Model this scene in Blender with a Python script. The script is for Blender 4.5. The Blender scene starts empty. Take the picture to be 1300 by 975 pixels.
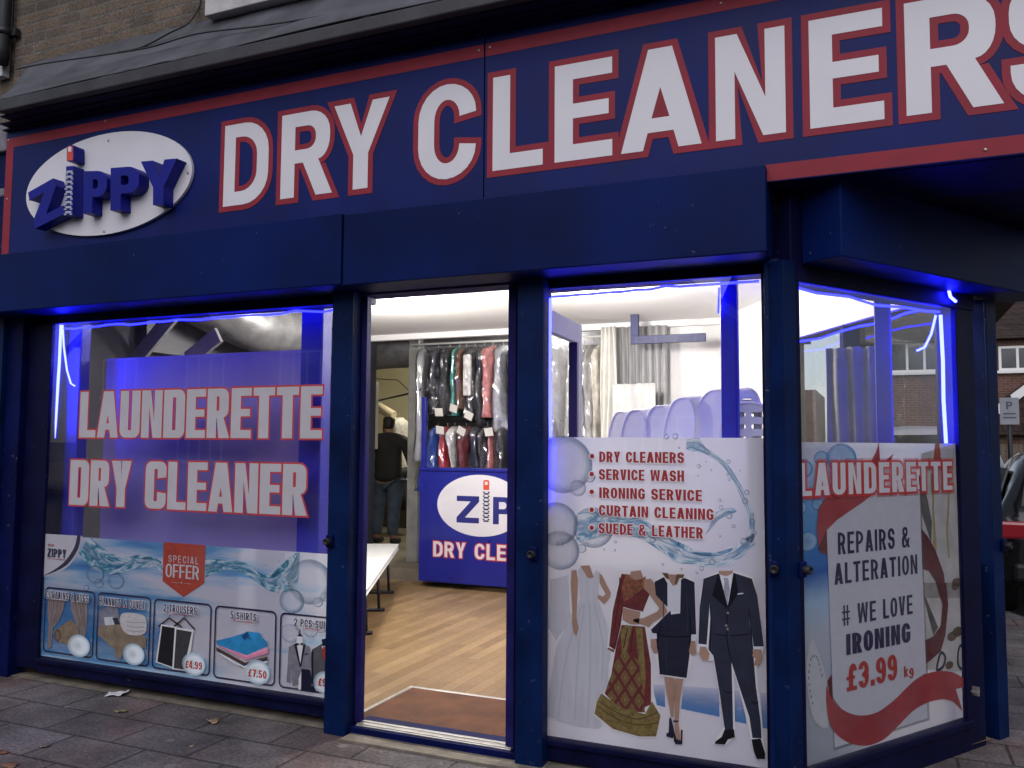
import bpy, bmesh, math, random
from mathutils import Vector, Matrix, noise
from mathutils.geometry import delaunay_2d_cdt
S = bpy.context.scene
COL = S.collection
R = math.radians
PI = math.pi

# ---------------------------------------------------------------- camera, sky, exposure
FPX, CX, CY = 1080.0, 650.0, 487.5                    # photograph is 1300 x 975
AX = Vector((0.918129, 0.396225, 0.006737))           # camera right
AD = Vector((-0.021799, 0.067472, -0.997483))         # camera down
AF = Vector((-0.395682, 0.915671, 0.070585))          # camera forward
CAM = Vector((0.0, -3.98984, 1.55))
cd = bpy.data.cameras.new('camera'); co = bpy.data.objects.new('camera', cd); COL.objects.link(co)
cd.sensor_width = 36.0; cd.lens = FPX / 1300 * 36; cd.clip_start = 0.05; cd.clip_end = 3000
m3 = Matrix((AX, -AD, -AF)).transposed()
co.matrix_world = Matrix.Translation(CAM) @ m3.to_4x4()
S.camera = co
SUN_EL, SUN_ROT = R(40), R(172)
W = bpy.data.worlds.new('World'); S.world = W; W.use_nodes = True
nt = W.node_tree; bgn = nt.nodes['Background']
sky = nt.nodes.new('ShaderNodeTexSky'); sky.sky_type = 'NISHITA'; sky.sun_disc = False
sky.sun_elevation = SUN_EL; sky.sun_rotation = SUN_ROT; sky.air_density = 1.0; sky.dust_density = 1.0; sky.ozone_density = 2.0
hs = nt.nodes.new('ShaderNodeHueSaturation'); hs.inputs['Saturation'].default_value = .5; nt.links.new(sky.outputs[0], hs.inputs['Color']); nt.links.new(hs.outputs[0], bgn.inputs[0]); bgn.inputs[1].default_value = 0.07
sl = bpy.data.lights.new('sun', 'SUN'); sl.energy = 1.0; sl.angle = R(70); sl.color = (.98, .92, 1.0)
so = bpy.data.objects.new('sun', sl); COL.objects.link(so)
so.rotation_euler = (R(90) - SUN_EL, 0, R(180) - SUN_ROT)
S.view_settings.view_transform = 'Standard'; S.view_settings.look = 'None'
S.view_settings.exposure = 0.6; S.view_settings.gamma = 1.0; S.view_settings.use_curve_mapping = False
S.render.engine = 'CYCLES'
cy = S.cycles; cy.use_denoising = True; cy.max_bounces = 8; cy.diffuse_bounces = 3; cy.glossy_bounces = 3
cy.transparent_max_bounces = 24; cy.sample_clamp_indirect = 4.0; cy.caustics_reflective = False; cy.caustics_refractive = False

# ---------------------------------------------------------------- pixel -> point on a real plane of the place
def ray(px, py): return AX * (px - CX) + AD * (py - CY) + AF * FPX
def onY(px, py, y=0.0):
    r = ray(px, py); return CAM + r * ((y - CAM.y) / r.y)
def onZ(px, py, z=0.0):
    r = ray(px, py); return CAM + r * ((z - CAM.z) / r.z)
VD = Vector((0.54766, 0.83670, 0)); VN = Vector((0.83670, -0.54766, 0)); VP = Vector((-0.30, 0.02, 0)); VA = math.atan2(VD.y, VD.x)
def frontUV(px, py, y=0.0):
    p = onY(px, py, y); return (p.x, p.z)
def sideUV(px, py, off=0.0):
    r = ray(px, py); t = ((VP + VN * off - CAM).dot(VN)) / r.dot(VN); q = CAM + r * t
    return ((q - VP).dot(VD), q.z)

# ---------------------------------------------------------------- materials
MATS = {}
def lin(c):
    if isinstance(c, str):
        c = [int(c[i:i+2], 16) / 255 for i in (0, 2, 4)]
        c = [x / 12.92 if x <= .04045 else ((x + .055) / 1.055) ** 2.4 for x in c]
    return tuple(c)
def setin(b, k, v):
    if k in b.inputs: b.inputs[k].default_value = v
def newmat(name):
    m = bpy.data.materials.new(name); m.use_nodes = True; m.node_tree.nodes.clear(); MATS[name] = m
    N = m.node_tree.nodes; L = m.node_tree.links
    out = N.new('ShaderNodeOutputMaterial')
    return m, N, L, out
def ramp(N, pts):
    r = N.new('ShaderNodeValToRGB'); e = r.color_ramp.elements
    while len(e) < len(pts): e.new(.5)
    for el, (p, c) in zip(e, pts): el.position = p; el.color = tuple(c) + ((1,) if len(c) == 3 else ())
    return r
def mat(name, col, rough=.5, var=.15, scale=8, bump=0.0, bscale=60, metal=0.0, spec=.5, detail=6, stretch=None, trans=0.0, coat=0.0, chip=0.0):
    if name in MATS: return MATS[name]
    m, N, L, out = newmat(name); c = lin(col)
    b = N.new('ShaderNodeBsdfPrincipled'); L.new(b.outputs[0], out.inputs[0])
    tc = N.new('ShaderNodeTexCoord'); mp = N.new('ShaderNodeMapping'); L.new(tc.outputs['Object'], mp.inputs[0])
    if stretch: mp.inputs['Scale'].default_value = stretch
    n = N.new('ShaderNodeTexNoise'); n.inputs['Scale'].default_value = scale; n.inputs['Detail'].default_value = detail; L.new(mp.outputs[0], n.inputs[0])
    r = ramp(N, [(.3, tuple(x * (1 - var) for x in c)), (.7, tuple(min(1, x * (1 + var)) for x in c))]); L.new(n.outputs[0], r.inputs[0])
    L.new(r.outputs[0], b.inputs['Base Color'])
    if chip:                                           # small chips and scuffs in old paint
        nc = N.new('ShaderNodeTexNoise'); nc.inputs['Scale'].default_value = 26; nc.inputs['Detail'].default_value = 7; nc.inputs['Roughness'].default_value = .7; L.new(tc.outputs['Object'], nc.inputs[0])
        rc = ramp(N, [(.700 - chip * .04, (0, 0, 0)), (.715 - chip * .04, (1, 1, 1))]); L.new(nc.outputs[0], rc.inputs[0])
        mc = N.new('ShaderNodeMix'); mc.data_type = 'RGBA'; L.new(rc.outputs[0], mc.inputs[0]); L.new(r.outputs[0], mc.inputs[6]); mc.inputs[7].default_value = (.10, .105, .13, 1); L.new(mc.outputs[2], b.inputs['Base Color'])
    rr = N.new('ShaderNodeMapRange'); rr.inputs[3].default_value = max(.02, rough - .1); rr.inputs[4].default_value = min(1, rough + .12)
    L.new(n.outputs[0], rr.inputs[0]); L.new(rr.outputs[0], b.inputs['Roughness'])
    setin(b, 'Metallic', metal); setin(b, 'Specular IOR Level', spec); setin(b, 'Coat Weight', coat)
    if bump:
        n2 = N.new('ShaderNodeTexNoise'); n2.inputs['Scale'].default_value = bscale; n2.inputs['Detail'].default_value = 5; L.new(mp.outputs[0], n2.inputs[0])
        bp = N.new('ShaderNodeBump'); bp.inputs['Strength'].default_value = bump; bp.inputs['Distance'].default_value = .01
        L.new(n2.outputs[0], bp.inputs['Height']); L.new(bp.outputs[0], b.inputs['Normal'])
    if trans:
        t = N.new('ShaderNodeBsdfTranslucent'); L.new(r.outputs[0], t.inputs[0]); mx = N.new('ShaderNodeMixShader'); mx.inputs[0].default_value = trans
        L.new(b.outputs[0], mx.inputs[1]); L.new(t.outputs[0], mx.inputs[2]); L.new(mx.outputs[0], out.inputs[0])
    return m
def pm(col, var=.03):                                  # printed vinyl
    k = 'print_' + (col if isinstance(col, str) else '%.3f_%.3f_%.3f' % tuple(col)) + str(var)
    return mat(k, col, .55, var, 25, spec=.25, trans=.12)
def emit(name, col, st):
    if name in MATS: return MATS[name]
    m, N, L, out = newmat(name); e = N.new('ShaderNodeEmission'); e.inputs[0].default_value = tuple(col) + (1,); e.inputs[1].default_value = st
    L.new(e.outputs[0], out.inputs[0]); return m
def glassmat(name, tint=(1, 1, 1), boost=1.0, rough=.0, haze=0.0):
    if name in MATS: return MATS[name]
    m, N, L, out = newmat(name)
    t = N.new('ShaderNodeBsdfTransparent'); t.inputs[0].default_value = tuple(tint) + (1,)
    g = N.new('ShaderNodeBsdfGlossy'); g.inputs['Roughness'].default_value = rough
    f = N.new('ShaderNodeLayerWeight'); f.inputs[0].default_value = .5
    pw = N.new('ShaderNodeMath'); pw.operation = 'POWER'; pw.inputs[1].default_value = 5; L.new(f.outputs['Facing'], pw.inputs[0])
    mu = N.new('ShaderNodeMath'); mu.operation = 'MULTIPLY_ADD'; mu.use_clamp = True; mu.inputs[1].default_value = .9; mu.inputs[2].default_value = .042 * boost; L.new(pw.outputs[0], mu.inputs[0])
    mx = N.new('ShaderNodeMixShader'); L.new(mu.outputs[0], mx.inputs[0]); L.new(t.outputs[0], mx.inputs[1]); L.new(g.outputs[0], mx.inputs[2])
    last = mx
    if haze:
        d = N.new('ShaderNodeBsdfDiffuse'); d.inputs[0].default_value = (.75, .75, .78, 1)
        tc = N.new('ShaderNodeTexCoord'); n = N.new('ShaderNodeTexNoise'); n.inputs['Scale'].default_value = 3; n.inputs['Detail'].default_value = 8; L.new(tc.outputs['Object'], n.inputs[0])
        mr = N.new('ShaderNodeMapRange'); mr.inputs[1].default_value = .4; mr.inputs[2].default_value = .8; mr.inputs[3].default_value = 0; mr.inputs[4].default_value = haze; L.new(n.outputs[0], mr.inputs[0])
        m2 = N.new('ShaderNodeMixShader'); L.new(mr.outputs[0], m2.inputs[0]); L.new(mx.outputs[0], m2.inputs[1]); L.new(d.outputs[0], m2.inputs[2]); last = m2
    L.new(last.outputs[0], out.inputs[0]); return m
def brickmat(name, c1, c2, mortar, bw, bh, msize, rough=.9, wall=False, bump=.6, offset=.5, stain=.35, noise_sc=2.0, nmix=.5, gum=False):
    if name in MATS: return MATS[name]
    m, N, L, out = newmat(name)
    b = N.new('ShaderNodeBsdfPrincipled'); L.new(b.outputs[0], out.inputs[0]); setin(b, 'Roughness', rough); setin(b, 'Specular IOR Level', .3)
    tc = N.new('ShaderNodeTexCoord'); mp = N.new('ShaderNodeMapping')
    if wall:
        sp = N.new('ShaderNodeSeparateXYZ'); cb = N.new('ShaderNodeCombineXYZ'); sm = N.new('ShaderNodeMath'); L.new(tc.outputs['Object'], sp.inputs[0])
        L.new(sp.outputs[0], sm.inputs[0]); L.new(sp.outputs[1], sm.inputs[1]); L.new(sm.outputs[0], cb.inputs[0]); L.new(sp.outputs[2], cb.inputs[1]); L.new(cb.outputs[0], mp.inputs[0])
    else: L.new(tc.outputs['Object'], mp.inputs[0])
    nd = N.new('ShaderNodeTexNoise'); nd.inputs['Scale'].default_value = 9; nd.inputs['Detail'].default_value = 3; L.new(mp.outputs[0], nd.inputs[0])
    dm = N.new('ShaderNodeVectorMath'); dm.operation = 'MULTIPLY_ADD'; L.new(nd.outputs['Color'], dm.inputs[0]); dm.inputs[1].default_value = (msize * .8,) * 3; L.new(mp.outputs[0], dm.inputs[2])
    br = N.new('ShaderNodeTexBrick'); br.inputs['Scale'].default_value = 1; br.inputs['Brick Width'].default_value = bw; br.inputs['Row Height'].default_value = bh
    br.inputs['Mortar Size'].default_value = msize; br.inputs['Mortar Smooth'].default_value = .3; br.offset = offset
    br.inputs['Color1'].default_value = lin(c1) + (1,); br.inputs['Color2'].default_value = lin(c2) + (1,); br.inputs['Mortar'].default_value = lin(mortar) + (1,)
    L.new(dm.outputs[0], br.inputs['Vector'])
    n1 = N.new('ShaderNodeTexNoise'); n1.inputs['Scale'].default_value = noise_sc; n1.inputs['Detail'].default_value = 9; n1.inputs['Roughness'].default_value = .65; L.new(mp.outputs[0], n1.inputs[0])
    r1 = ramp(N, [(.3, (1 - stain,) * 3), (.68, (1 + stain * .4,) * 3)]); L.new(n1.outputs[0], r1.inputs[0])
    n2 = N.new('ShaderNodeTexNoise'); n2.inputs['Scale'].default_value = 55; n2.inputs['Detail'].default_value = 4; L.new(mp.outputs[0], n2.inputs[0])
    r2 = ramp(N, [(.25, (1 - nmix,) * 3), (.75, (1 + nmix * .5,) * 3)]); L.new(n2.outputs[0], r2.inputs[0])
    x1 = N.new('ShaderNodeMix'); x1.data_type = 'RGBA'; x1.blend_type = 'MULTIPLY'; x1.inputs[0].default_value = 1; L.new(br.outputs[0], x1.inputs[6]); L.new(r1.outputs[0], x1.inputs[7])
    x2 = N.new('ShaderNodeMix'); x2.data_type = 'RGBA'; x2.blend_type = 'MULTIPLY'; x2.inputs[0].default_value = 1; L.new(x1.outputs[2], x2.inputs[6]); L.new(r2.outputs[0], x2.inputs[7])
    last = x2.outputs[2]
    if gum:                                           # trodden gum spots and scattered grit
        for sc_, th, colr in ((3.2, .075, (.26, .25, .25, 1)), (14, .06, (.30, .28, .25, 1))):
            vo = N.new('ShaderNodeTexVoronoi'); vo.inputs['Scale'].default_value = sc_; L.new(mp.outputs[0], vo.inputs['Vector'])
            rg = ramp(N, [(th, (.55,)*3), (th + .03, (0,)*3)]); L.new(vo.outputs['Distance'], rg.inputs[0])
            xg = N.new('ShaderNodeMix'); xg.data_type = 'RGBA'; L.new(rg.outputs[0], xg.inputs[0]); L.new(last, xg.inputs[6]); xg.inputs[7].default_value = colr; last = xg.outputs[2]
        nb_ = N.new('ShaderNodeTexNoise'); nb_.inputs['Scale'].default_value = .9; nb_.inputs['Detail'].default_value = 5; L.new(mp.outputs[0], nb_.inputs[0])
        rb = ramp(N, [(.5, (1, 1, 1)), (.62, (1.12, .86, .80))]); L.new(nb_.outputs[0], rb.inputs[0])
        xb_ = N.new('ShaderNodeMix'); xb_.data_type = 'RGBA'; xb_.blend_type = 'MULTIPLY'; xb_.inputs[0].default_value = 1; L.new(last, xb_.inputs[6]); L.new(rb.outputs[0], xb_.inputs[7]); last = xb_.outputs[2]
    L.new(last, b.inputs['Base Color'])
    ad = N.new('ShaderNodeMath'); ad.operation = 'MULTIPLY_ADD'; L.new(br.outputs['Fac'], ad.inputs[0]); ad.inputs[1].default_value = -1.0; L.new(n2.outputs[0], ad.inputs[2])
    bp = N.new('ShaderNodeBump'); bp.inputs['Strength'].default_value = bump; bp.inputs['Distance'].default_value = .008; L.new(ad.outputs[0], bp.inputs['Height']); L.new(bp.outputs[0], b.inputs['Normal'])
    return m

# ---------------------------------------------------------------- mesh builder
def rect(x0, z0, x1, z1): return [[(x0, z0), (x1, z0), (x1, z1), (x0, z1)]]
class MB:
    def __init__(s): s.v = []; s.f = []; s.mi = []; s.cur = 0; s.sm = []; s.uv = {}
    def add(s, vs, fs, smooth=False, uvs=None):
        o = len(s.v); s.v += [tuple(p) for p in vs]
        for f in fs:
            if uvs is not None: s.uv[len(s.f)] = [uvs[i] for i in f]
            s.f.append(tuple(i + o for i in f)); s.mi.append(s.cur); s.sm.append(smooth)
        return s
    def box(s, a, b, M=None):
        x0, y0, z0 = a; x1, y1, z1 = b
        vs = [Vector(p) for p in ((x0,y0,z0),(x1,y0,z0),(x1,y1,z0),(x0,y1,z0),(x0,y0,z1),(x1,y0,z1),(x1,y1,z1),(x0,y1,z1))]
        if M is not None: vs = [M @ p for p in vs]
        return s.add(vs, [(0,3,2,1),(4,5,6,7),(0,1,5,4),(1,2,6,5),(2,3,7,6),(3,0,4,7)])
    def tube(s, pts, r, n=8, cap=True, closed=False):
        pts = [Vector(p) for p in pts]; rs = r if isinstance(r, (list, tuple)) else [r] * len(pts)
        vs = []; prev = None; k = len(pts)
        for i, p in enumerate(pts):
            t = (pts[min(i+1, k-1)] - pts[max(i-1, 0)]).normalized()
            a = prev if prev is not None else (Vector((0,0,1)) if abs(t.z) < .9 else Vector((1,0,0)))
            u = (a - t * a.dot(t)).normalized(); w = t.cross(u); prev = u
            for j in range(n):
                an = 2 * PI * j / n; vs.append(p + (u * math.cos(an) + w * math.sin(an)) * rs[i])
        fs = [(i*n+j, i*n+(j+1) % n, (i+1)*n+(j+1) % n, (i+1)*n+j) for i in range(k-1) for j in range(n)]
        s.add(vs, fs, True)
        if cap:
            o = len(s.v) - len(vs)
            for idx in ([o+j for j in reversed(range(n))], [o+(k-1)*n+j for j in range(n)]):
                s.f.append(tuple(idx)); s.mi.append(s.cur); s.sm.append(False)
        return s
    def rings(s, rings, cap=True, smooth=True):
        n = len(rings[0]); vs = [p for r in rings for p in r]
        o = len(s.v)
        s.add(vs, [(i*n+j, i*n+(j+1) % n, (i+1)*n+(j+1) % n, (i+1)*n+j) for i in range(len(rings)-1) for j in range(n)], smooth)
        if cap:
            for idx in ([o+j for j in reversed(range(n))], [o+(len(rings)-1)*n+j for j in range(n)]):
                s.f.append(tuple(idx)); s.mi.append(s.cur); s.sm.append(False)
        return s
    def lathe(s, prof, n=20, M=None, cap=True):
        rs = [[Vector((r*math.cos(2*PI*j/n), r*math.sin(2*PI*j/n), z)) for j in range(n)] for r, z in prof]
        if M is not None: rs = [[M @ p for p in q] for q in rs]
        return s.rings(rs, cap)
    def sheet(s, contours, y, to=None):               # flat print in local (u, z) at depth y, facing -y; contours = [outer, holes...]
        V0 = []; E0 = []
        for c in contours:
            k = len(V0); n = len(c); V0 += [Vector((p[0], p[1])) for p in c]; E0 += [(k + i, k + (i + 1) % n) for i in range(n)]
        pts, _, tri, *_r = delaunay_2d_cdt(V0, E0, [], 0, 1e-6)
        fs = []
        def inside(x, y_, c):
            w = False; n = len(c)
            for i in range(n):
                a, b = c[i], c[(i + 1) % n]
                if (a[1] > y_) != (b[1] > y_) and x < (b[0] - a[0]) * (y_ - a[1]) / (b[1] - a[1]) + a[0]: w = not w
            return w
        for t in tri:
            a, b, c = (pts[i] for i in t)
            ar = (b[0]-a[0])*(c[1]-a[1]) - (b[1]-a[1])*(c[0]-a[0])
            if abs(ar) < 1e-10: continue
            gx_, gy_ = (a[0]+b[0]+c[0]) / 3, (a[1]+b[1]+c[1]) / 3
            if not inside(gx_, gy_, contours[0]) or any(inside(gx_, gy_, h) for h in contours[1:]): continue
            fs.append(t if ar > 0 else (t[0], t[2], t[1]))
        return s.add([(p[0], y, p[1]) for p in pts], fs)
    def slab(s, contours, y0, y1):                    # the same with thickness, front at y0, back at y1
        s.sheet(contours, y0)
        for c in contours:
            n = len(c); vs = [(p[0], y0, p[1]) for p in c] + [(p[0], y1, p[1]) for p in c]
            ar = sum(c[i][0]*c[(i+1) % n][1] - c[(i+1) % n][0]*c[i][1] for i in range(n))
            sgn = ar > 0 if c is contours[0] else ar < 0
            s.add(vs, [((i, n+i, n+(i+1) % n, (i+1) % n) if sgn else (i, (i+1) % n, n+(i+1) % n, n+i)) for i in range(n)])
        return s
    def disc(s, u, z, ru, rz, y, n=28):
        vs = [(u, y, z)] + [(u + ru*math.cos(2*PI*j/n), y, z + rz*math.sin(2*PI*j/n)) for j in range(n)]
        uv = [(0, 0)] + [(math.cos(2*PI*j/n), math.sin(2*PI*j/n)) for j in range(n)]
        return s.add(vs, [(0, 1+j, 1+(j+1) % n) for j in range(n)], False, uv)
    def strip(s, A, B, y):                            # band between two polylines, uv = (along, across)
        n = len(A); vs = [(p[0], y, p[1]) for p in A] + [(p[0], y, p[1]) for p in B]
        ln = [0]
        for i in range(1, n): ln.append(ln[-1] + math.dist(A[i], A[i-1]))
        uv = [(l, 1) for l in ln] + [(l, 0) for l in ln]
        fs = []
        for i in range(n-1):
            a, b, c = vs[n+i], vs[n+i+1], vs[i+1]
            ar = (b[0]-a[0])*(c[2]-a[2]) - (b[2]-a[2])*(c[0]-a[0])
            fs.append((n+i, n+i+1, i+1, i) if ar > 0 else (n+i, i, i+1, n+i+1))
        return s.add(vs, fs, False, uv)
    def build(s, name, mats, parent=None, loc=None, rotz=0.0, bevel=0.0, solid=0.0):
        me = bpy.data.meshes.new(name); me.from_pydata(s.v, [], s.f)
        for m in (mats if isinstance(mats, (list, tuple)) else [mats]): me.materials.append(m)
        me.polygons.foreach_set('material_index', s.mi); me.polygons.foreach_set('use_smooth', s.sm)
        if s.uv:
            ul = me.uv_layers.new(name='UVMap')
            for fi, us in s.uv.items():
                p = me.polygons[fi]
                for k, li in enumerate(p.loop_indices): ul.data[li].uv = us[k]
        me.validate(); me.update()
        o = bpy.data.objects.new(name, me); COL.objects.link(o)
        if parent is not None: o.parent = parent
        if loc is not None: o.location = loc
        if rotz: o.rotation_euler = (0, 0, rotz)
        if solid:
            k = o.modifiers.new('solid', 'SOLIDIFY'); k.thickness = solid; k.offset = 0
        if bevel:
            k = o.modifiers.new('bevel', 'BEVEL'); k.width = bevel; k.segments = 2; k.limit_method = 'ANGLE'
        return o
def thing(name, label, cat, loc=(0, 0, 0), rotz=0.0, group=None):
    o = bpy.data.objects.new(name, None); o.empty_display_size = .1; COL.objects.link(o)
    o.location = loc; o.rotation_euler = (0, 0, rotz); return tag(o, label, cat, group)
def tag(o, label, cat, group=None):
    o['label'] = label; o['category'] = cat
    if group: o['group'] = group
    return o
def struct(o, label=None, cat=None):
    o['kind'] = 'structure'
    if label: o['label'] = label
    if cat: o['category'] = cat
    return o

# ---------------------------------------------------------------- block lettering
def fillet(pts, seg=6):
    out = []; n = len(pts)
    for i, p in enumerate(pts):
        r = p[2] if len(p) > 2 else 0
        P = Vector(p[:2]); 
        if r <= 0: out.append((P.x, P.y)); continue
        A = Vector(pts[i-1][:2]) - P; B = Vector(pts[(i+1) % n][:2]) - P
        ra = pts[i-1][2] if len(pts[i-1]) > 2 else 0; rb = pts[(i+1) % n][2] if len(pts[(i+1) % n]) > 2 else 0
        la = A.length * (.499 if ra else .98); lb = B.length * (.499 if rb else .98)
        da = min(r, la); db = min(r, lb); a = P + A.normalized() * da; b = P + B.normalized() * db
        for k in range(seg + 1):                      # quarter ellipse through a and b
            th = PI / 2 * k / seg; q = P + (a - P) * (1 - math.sin(th)) + (b - P) * (1 - math.cos(th)); out.append((q.x, q.y))
    return out
def glyph(c, w, t, tb, r):
    m = .5; i_ = max(r - t * .75, .015); e = .33
    g = None; H = []
    if c == 'I' or c == '|': g = [(0,0),(0,1),(t,1),(t,0)]
    elif c == 'L': g = [(0,0),(0,1),(t,1),(t,tb),(w,tb),(w,0)]
    elif c == 'E': g = [(0,0),(0,1),(w,1),(w,1-tb),(t,1-tb),(t,m+tb*.5),(w*.94,m+tb*.5),(w*.94,m-tb*.42),(t,m-tb*.42),(t,tb),(w,tb),(w,0)]
    elif c == 'F': g = [(0,0),(0,1),(w,1),(w,1-tb),(t,1-tb),(t,m+tb*.4),(w*.92,m+tb*.4),(w*.92,m-tb*.6),(t,m-tb*.6),(t,0)]
    elif c == 'T': g = [(w/2-t/2,0),(w/2-t/2,1-tb),(0,1-tb),(0,1),(w,1),(w,1-tb),(w/2+t/2,1-tb),(w/2+t/2,0)]
    elif c == 'H': g = [(0,0),(0,1),(t,1),(t,m+tb/2),(w-t,m+tb/2),(w-t,1),(w,1),(w,0),(w-t,0),(w-t,m-tb/2),(t,m-tb/2),(t,0)]
    elif c == 'N': g = [(0,0),(0,1),(t*1.02,1),(w-t*.9,.36),(w-t*.9,1),(w,1),(w,0),(w-t*1.02,0),(t*.9,.64),(t*.9,0)]
    elif c == 'U': g = [(0,1),(t,1),(t,tb,i_),(w-t,tb,i_),(w-t,1),(w,1),(w,0,r),(0,0,r)]
    elif c == 'D': g = [(0,0),(0,1),(w,1,r),(w,0,r)]; H = [[(t,tb),(w-t,tb,i_),(w-t,1-tb,i_),(t,1-tb)]]
    elif c in 'O0': g = [(0,0,r),(0,1,r),(w,1,r),(w,0,r)]; H = [[(t,tb,i_),(w-t,tb,i_),(w-t,1-tb,i_),(t,1-tb,i_)]]
    elif c == 'C': g = [(w,1-e),(w,1,r),(0,1,r),(0,0,r),(w,0,r),(w,e),(w-t,e*1.08),(w-t,tb,i_),(t,tb,i_),(t,1-tb,i_),(w-t,1-tb,i_),(w-t,1-e*1.08)]
    elif c == 'G': g = [(w,1-e),(w,1,r),(0,1,r),(0,0,r),(w,0,r*.6),(w,.54),(w*.52,.54),(w*.52,.54-tb*.85),(w-t,.54-tb*.85),(w-t,tb,i_),(t,tb,i_),(t,1-tb,i_),(w-t,1-tb,i_),(w-t,1-e)]
    elif c == 'S': g = [(w,1-e*.95),(w,1,r),(0,1,r),(0,m-tb*.5,r),(w-t,m-tb*.5,i_),(w-t,tb,i_),(t,tb,i_),(t,e*.95),(0,e*.95),(0,0,r),(w,0,r),(w,m+tb*.5,r),(t,m+tb*.5,i_),(t,1-tb,i_),(w-t,1-tb,i_),(w-t,1-e*.95)]
    elif c == 'R':
        lo = .40; g = [(0,0),(0,1),(w*.96,1,r),(w*.96,lo+.03,r*.9),(w*.74,lo+.02),(w*1.02,0),(w*1.02-t*1.15,0),(w*.44,lo),(t,lo),(t,0)]
        H = [[(t,lo+tb*.95),(w*.96-t,lo+tb*.95,i_),(w*.96-t,1-tb,i_),(t,1-tb)]]
    elif c == 'P':
        lo = .38; g = [(0,0),(0,1),(w,1,r),(w,lo,r),(t,lo),(t,0)]; H = [[(t,lo+tb),(w-t,lo+tb,i_),(w-t,1-tb,i_),(t,1-tb)]]
    elif c == 'B':
        g = [(0,0),(0,1),(w*.96,1,r),(w*.96,m+.02,r*.8),(w,m-.02,r*.6),(w,0,r)]
        H = [[(t,tb),(w-t,tb,i_),(w-t,m-tb*.45,i_),(t,m-tb*.45)],[(t,m+tb*.5),(w*.95-t,m+tb*.5,i_),(w*.95-t,1-tb,i_),(t,1-tb)]]
    elif c == 'A':
        a = t * .6; t1 = min(t * 1.12, w * .36); s = w/2 - a; b0, b1 = .17, .17 + tb * .85; ys = (w - 2*t1) / (2*s)
        g = [(0,0),(w/2-a,1),(w/2+a,1),(w,0),(w-t1,0),(w-t1-s*b0,b0),(t1+s*b0,b0),(t1,0)]
        if ys > b1 + .08: H = [[(t1+s*b1,b1),(w-t1-s*b1,b1),(w/2,ys-.02)]]
    elif c == 'V': 
        a = t * .58; t1 = min(t*1.1, w*.4); g = [(0,1),(t1,1),(w/2,.30 if w > t*2.4 else .45),(w-t1,1),(w,1),(w/2+a,0),(w/2-a,0)]
    elif c == 'W':
        a = t * .5; q = w/4; g = [(0,1),(t,1),(q+t*.05,.30),(w/2-a*.8,1),(w/2+a*.8,1),(w-q-t*.05,.30),(w-t,1),(w,1),(w-q+a*.9,0),(w-q-a*.9,0),(w/2,.62),(q+a*.9,0),(q-a*.9,0)]
    elif c == 'Y':
        h = t/2; g = [(w/2-h,0),(w/2-h,.40),(0,1),(t*1.12,1),(w/2,.60),(w-t*1.12,1),(w,1),(w/2+h,.40),(w/2+h,0)]
    elif c == 'Z': g = [(0,0),(0,tb),(w-t*1.35,1-tb),(0,1-tb),(0,1),(w,1),(w,1-tb),(t*1.35,tb),(w,tb),(w,0)]
    elif c in 'Kk': 
        g = [(0,0),(0,1),(t,1),(t,.58),(w-t*1.2,1),(w,1),(w*.56+t*.15,.55),(w,0),(w-t*1.2,0),(w*.36+t*.2,.40),(t,.30),(t,0)]
        if c == 'k': g = [(p[0], p[1] * (.72 if p[0] > t + .001 else 1)) for p in g]
    elif c == '2': g = [(0,.66),(0,1,r),(w,1,r),(w,.5,r*.7),(t*1.35,tb),(w,tb),(w,0),(0,0),(0,tb*1.15),(w-t,.54,i_),(w-t,1-tb,i_),(t,1-tb,i_),(t,.66)]
    elif c == '3': g = [(0,.72),(0,1,r),(w,1,r),(w,.53),(w*.9,.5),(w,.47),(w,0,r),(0,0,r),(0,.28),(t,.28),(t,tb,i_),(w-t,tb,i_),(w-t,m-tb*.45,i_),(w*.36,m-tb*.45),(w*.36,m+tb*.45),(w-t,m+tb*.45,i_),(w-t,1-tb,i_),(t,1-tb,i_),(t,.72)]
    elif c == '4':
        x = w*.88; g = [(x-t,0),(x-t,.18),(0,.18),(0,.18+tb),(x-t*1.25,1),(x,1),(x,.18+tb),(w,.18+tb),(w,.18),(x,.18),(x,0)]; H = [[(t*.75,.18+tb),(x-t,.18+tb),(x-t,.74)]]
    elif c == '5': g = [(0,.28),(0,0,r),(w,0,r),(w,.64,r),(t,.64),(t,1-tb),(w*.95,1-tb),(w*.95,1),(0,1),(0,.64-tb),(w-t,.64-tb,i_),(w-t,tb,i_),(t,tb,i_),(t,.28)]
    elif c == '7': g = [(w*.2,0),(w-t*1.1,1-tb),(0,1-tb),(0,1),(w,1),(w,1-tb),(w*.2+t*1.1,0)]
    elif c in '9g':
        g = [(0,.27),(0,0,r),(w,0,r),(w,1,r),(0,1,r),(0,.38,r),(w-t,.38),(w-t,tb,i_),(t,tb,i_),(t,.27)]; H = [[(t,.38+tb*.9,i_),(w-t,.38+tb*.9,i_),(w-t,1-tb,i_),(t,1-tb,i_)]]
        if c == 'g': g = [(p[0], p[1]*.95-.25) + p[2:] for p in g]; H = [[(p[0], p[1]*.95-.25) + p[2:] for p in H[0]]]
    elif c == '£':
        x = t*.55; g = [(0,0),(0,tb),(x,tb),(x,.42),(0,.42),(0,.42+tb*.8),(x,.42+tb*.8),(x,1,r),(w,1,r),(w,.72),(w-t,.72),(w-t,1-tb,i_),(x+t,1-tb,i_),(x+t,.42+tb*.8),(w*.8,.42+tb*.8),(w*.8,.42),(x+t,.42),(x+t,tb),(w,tb),(w,0)]
    elif c == '&':
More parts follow.
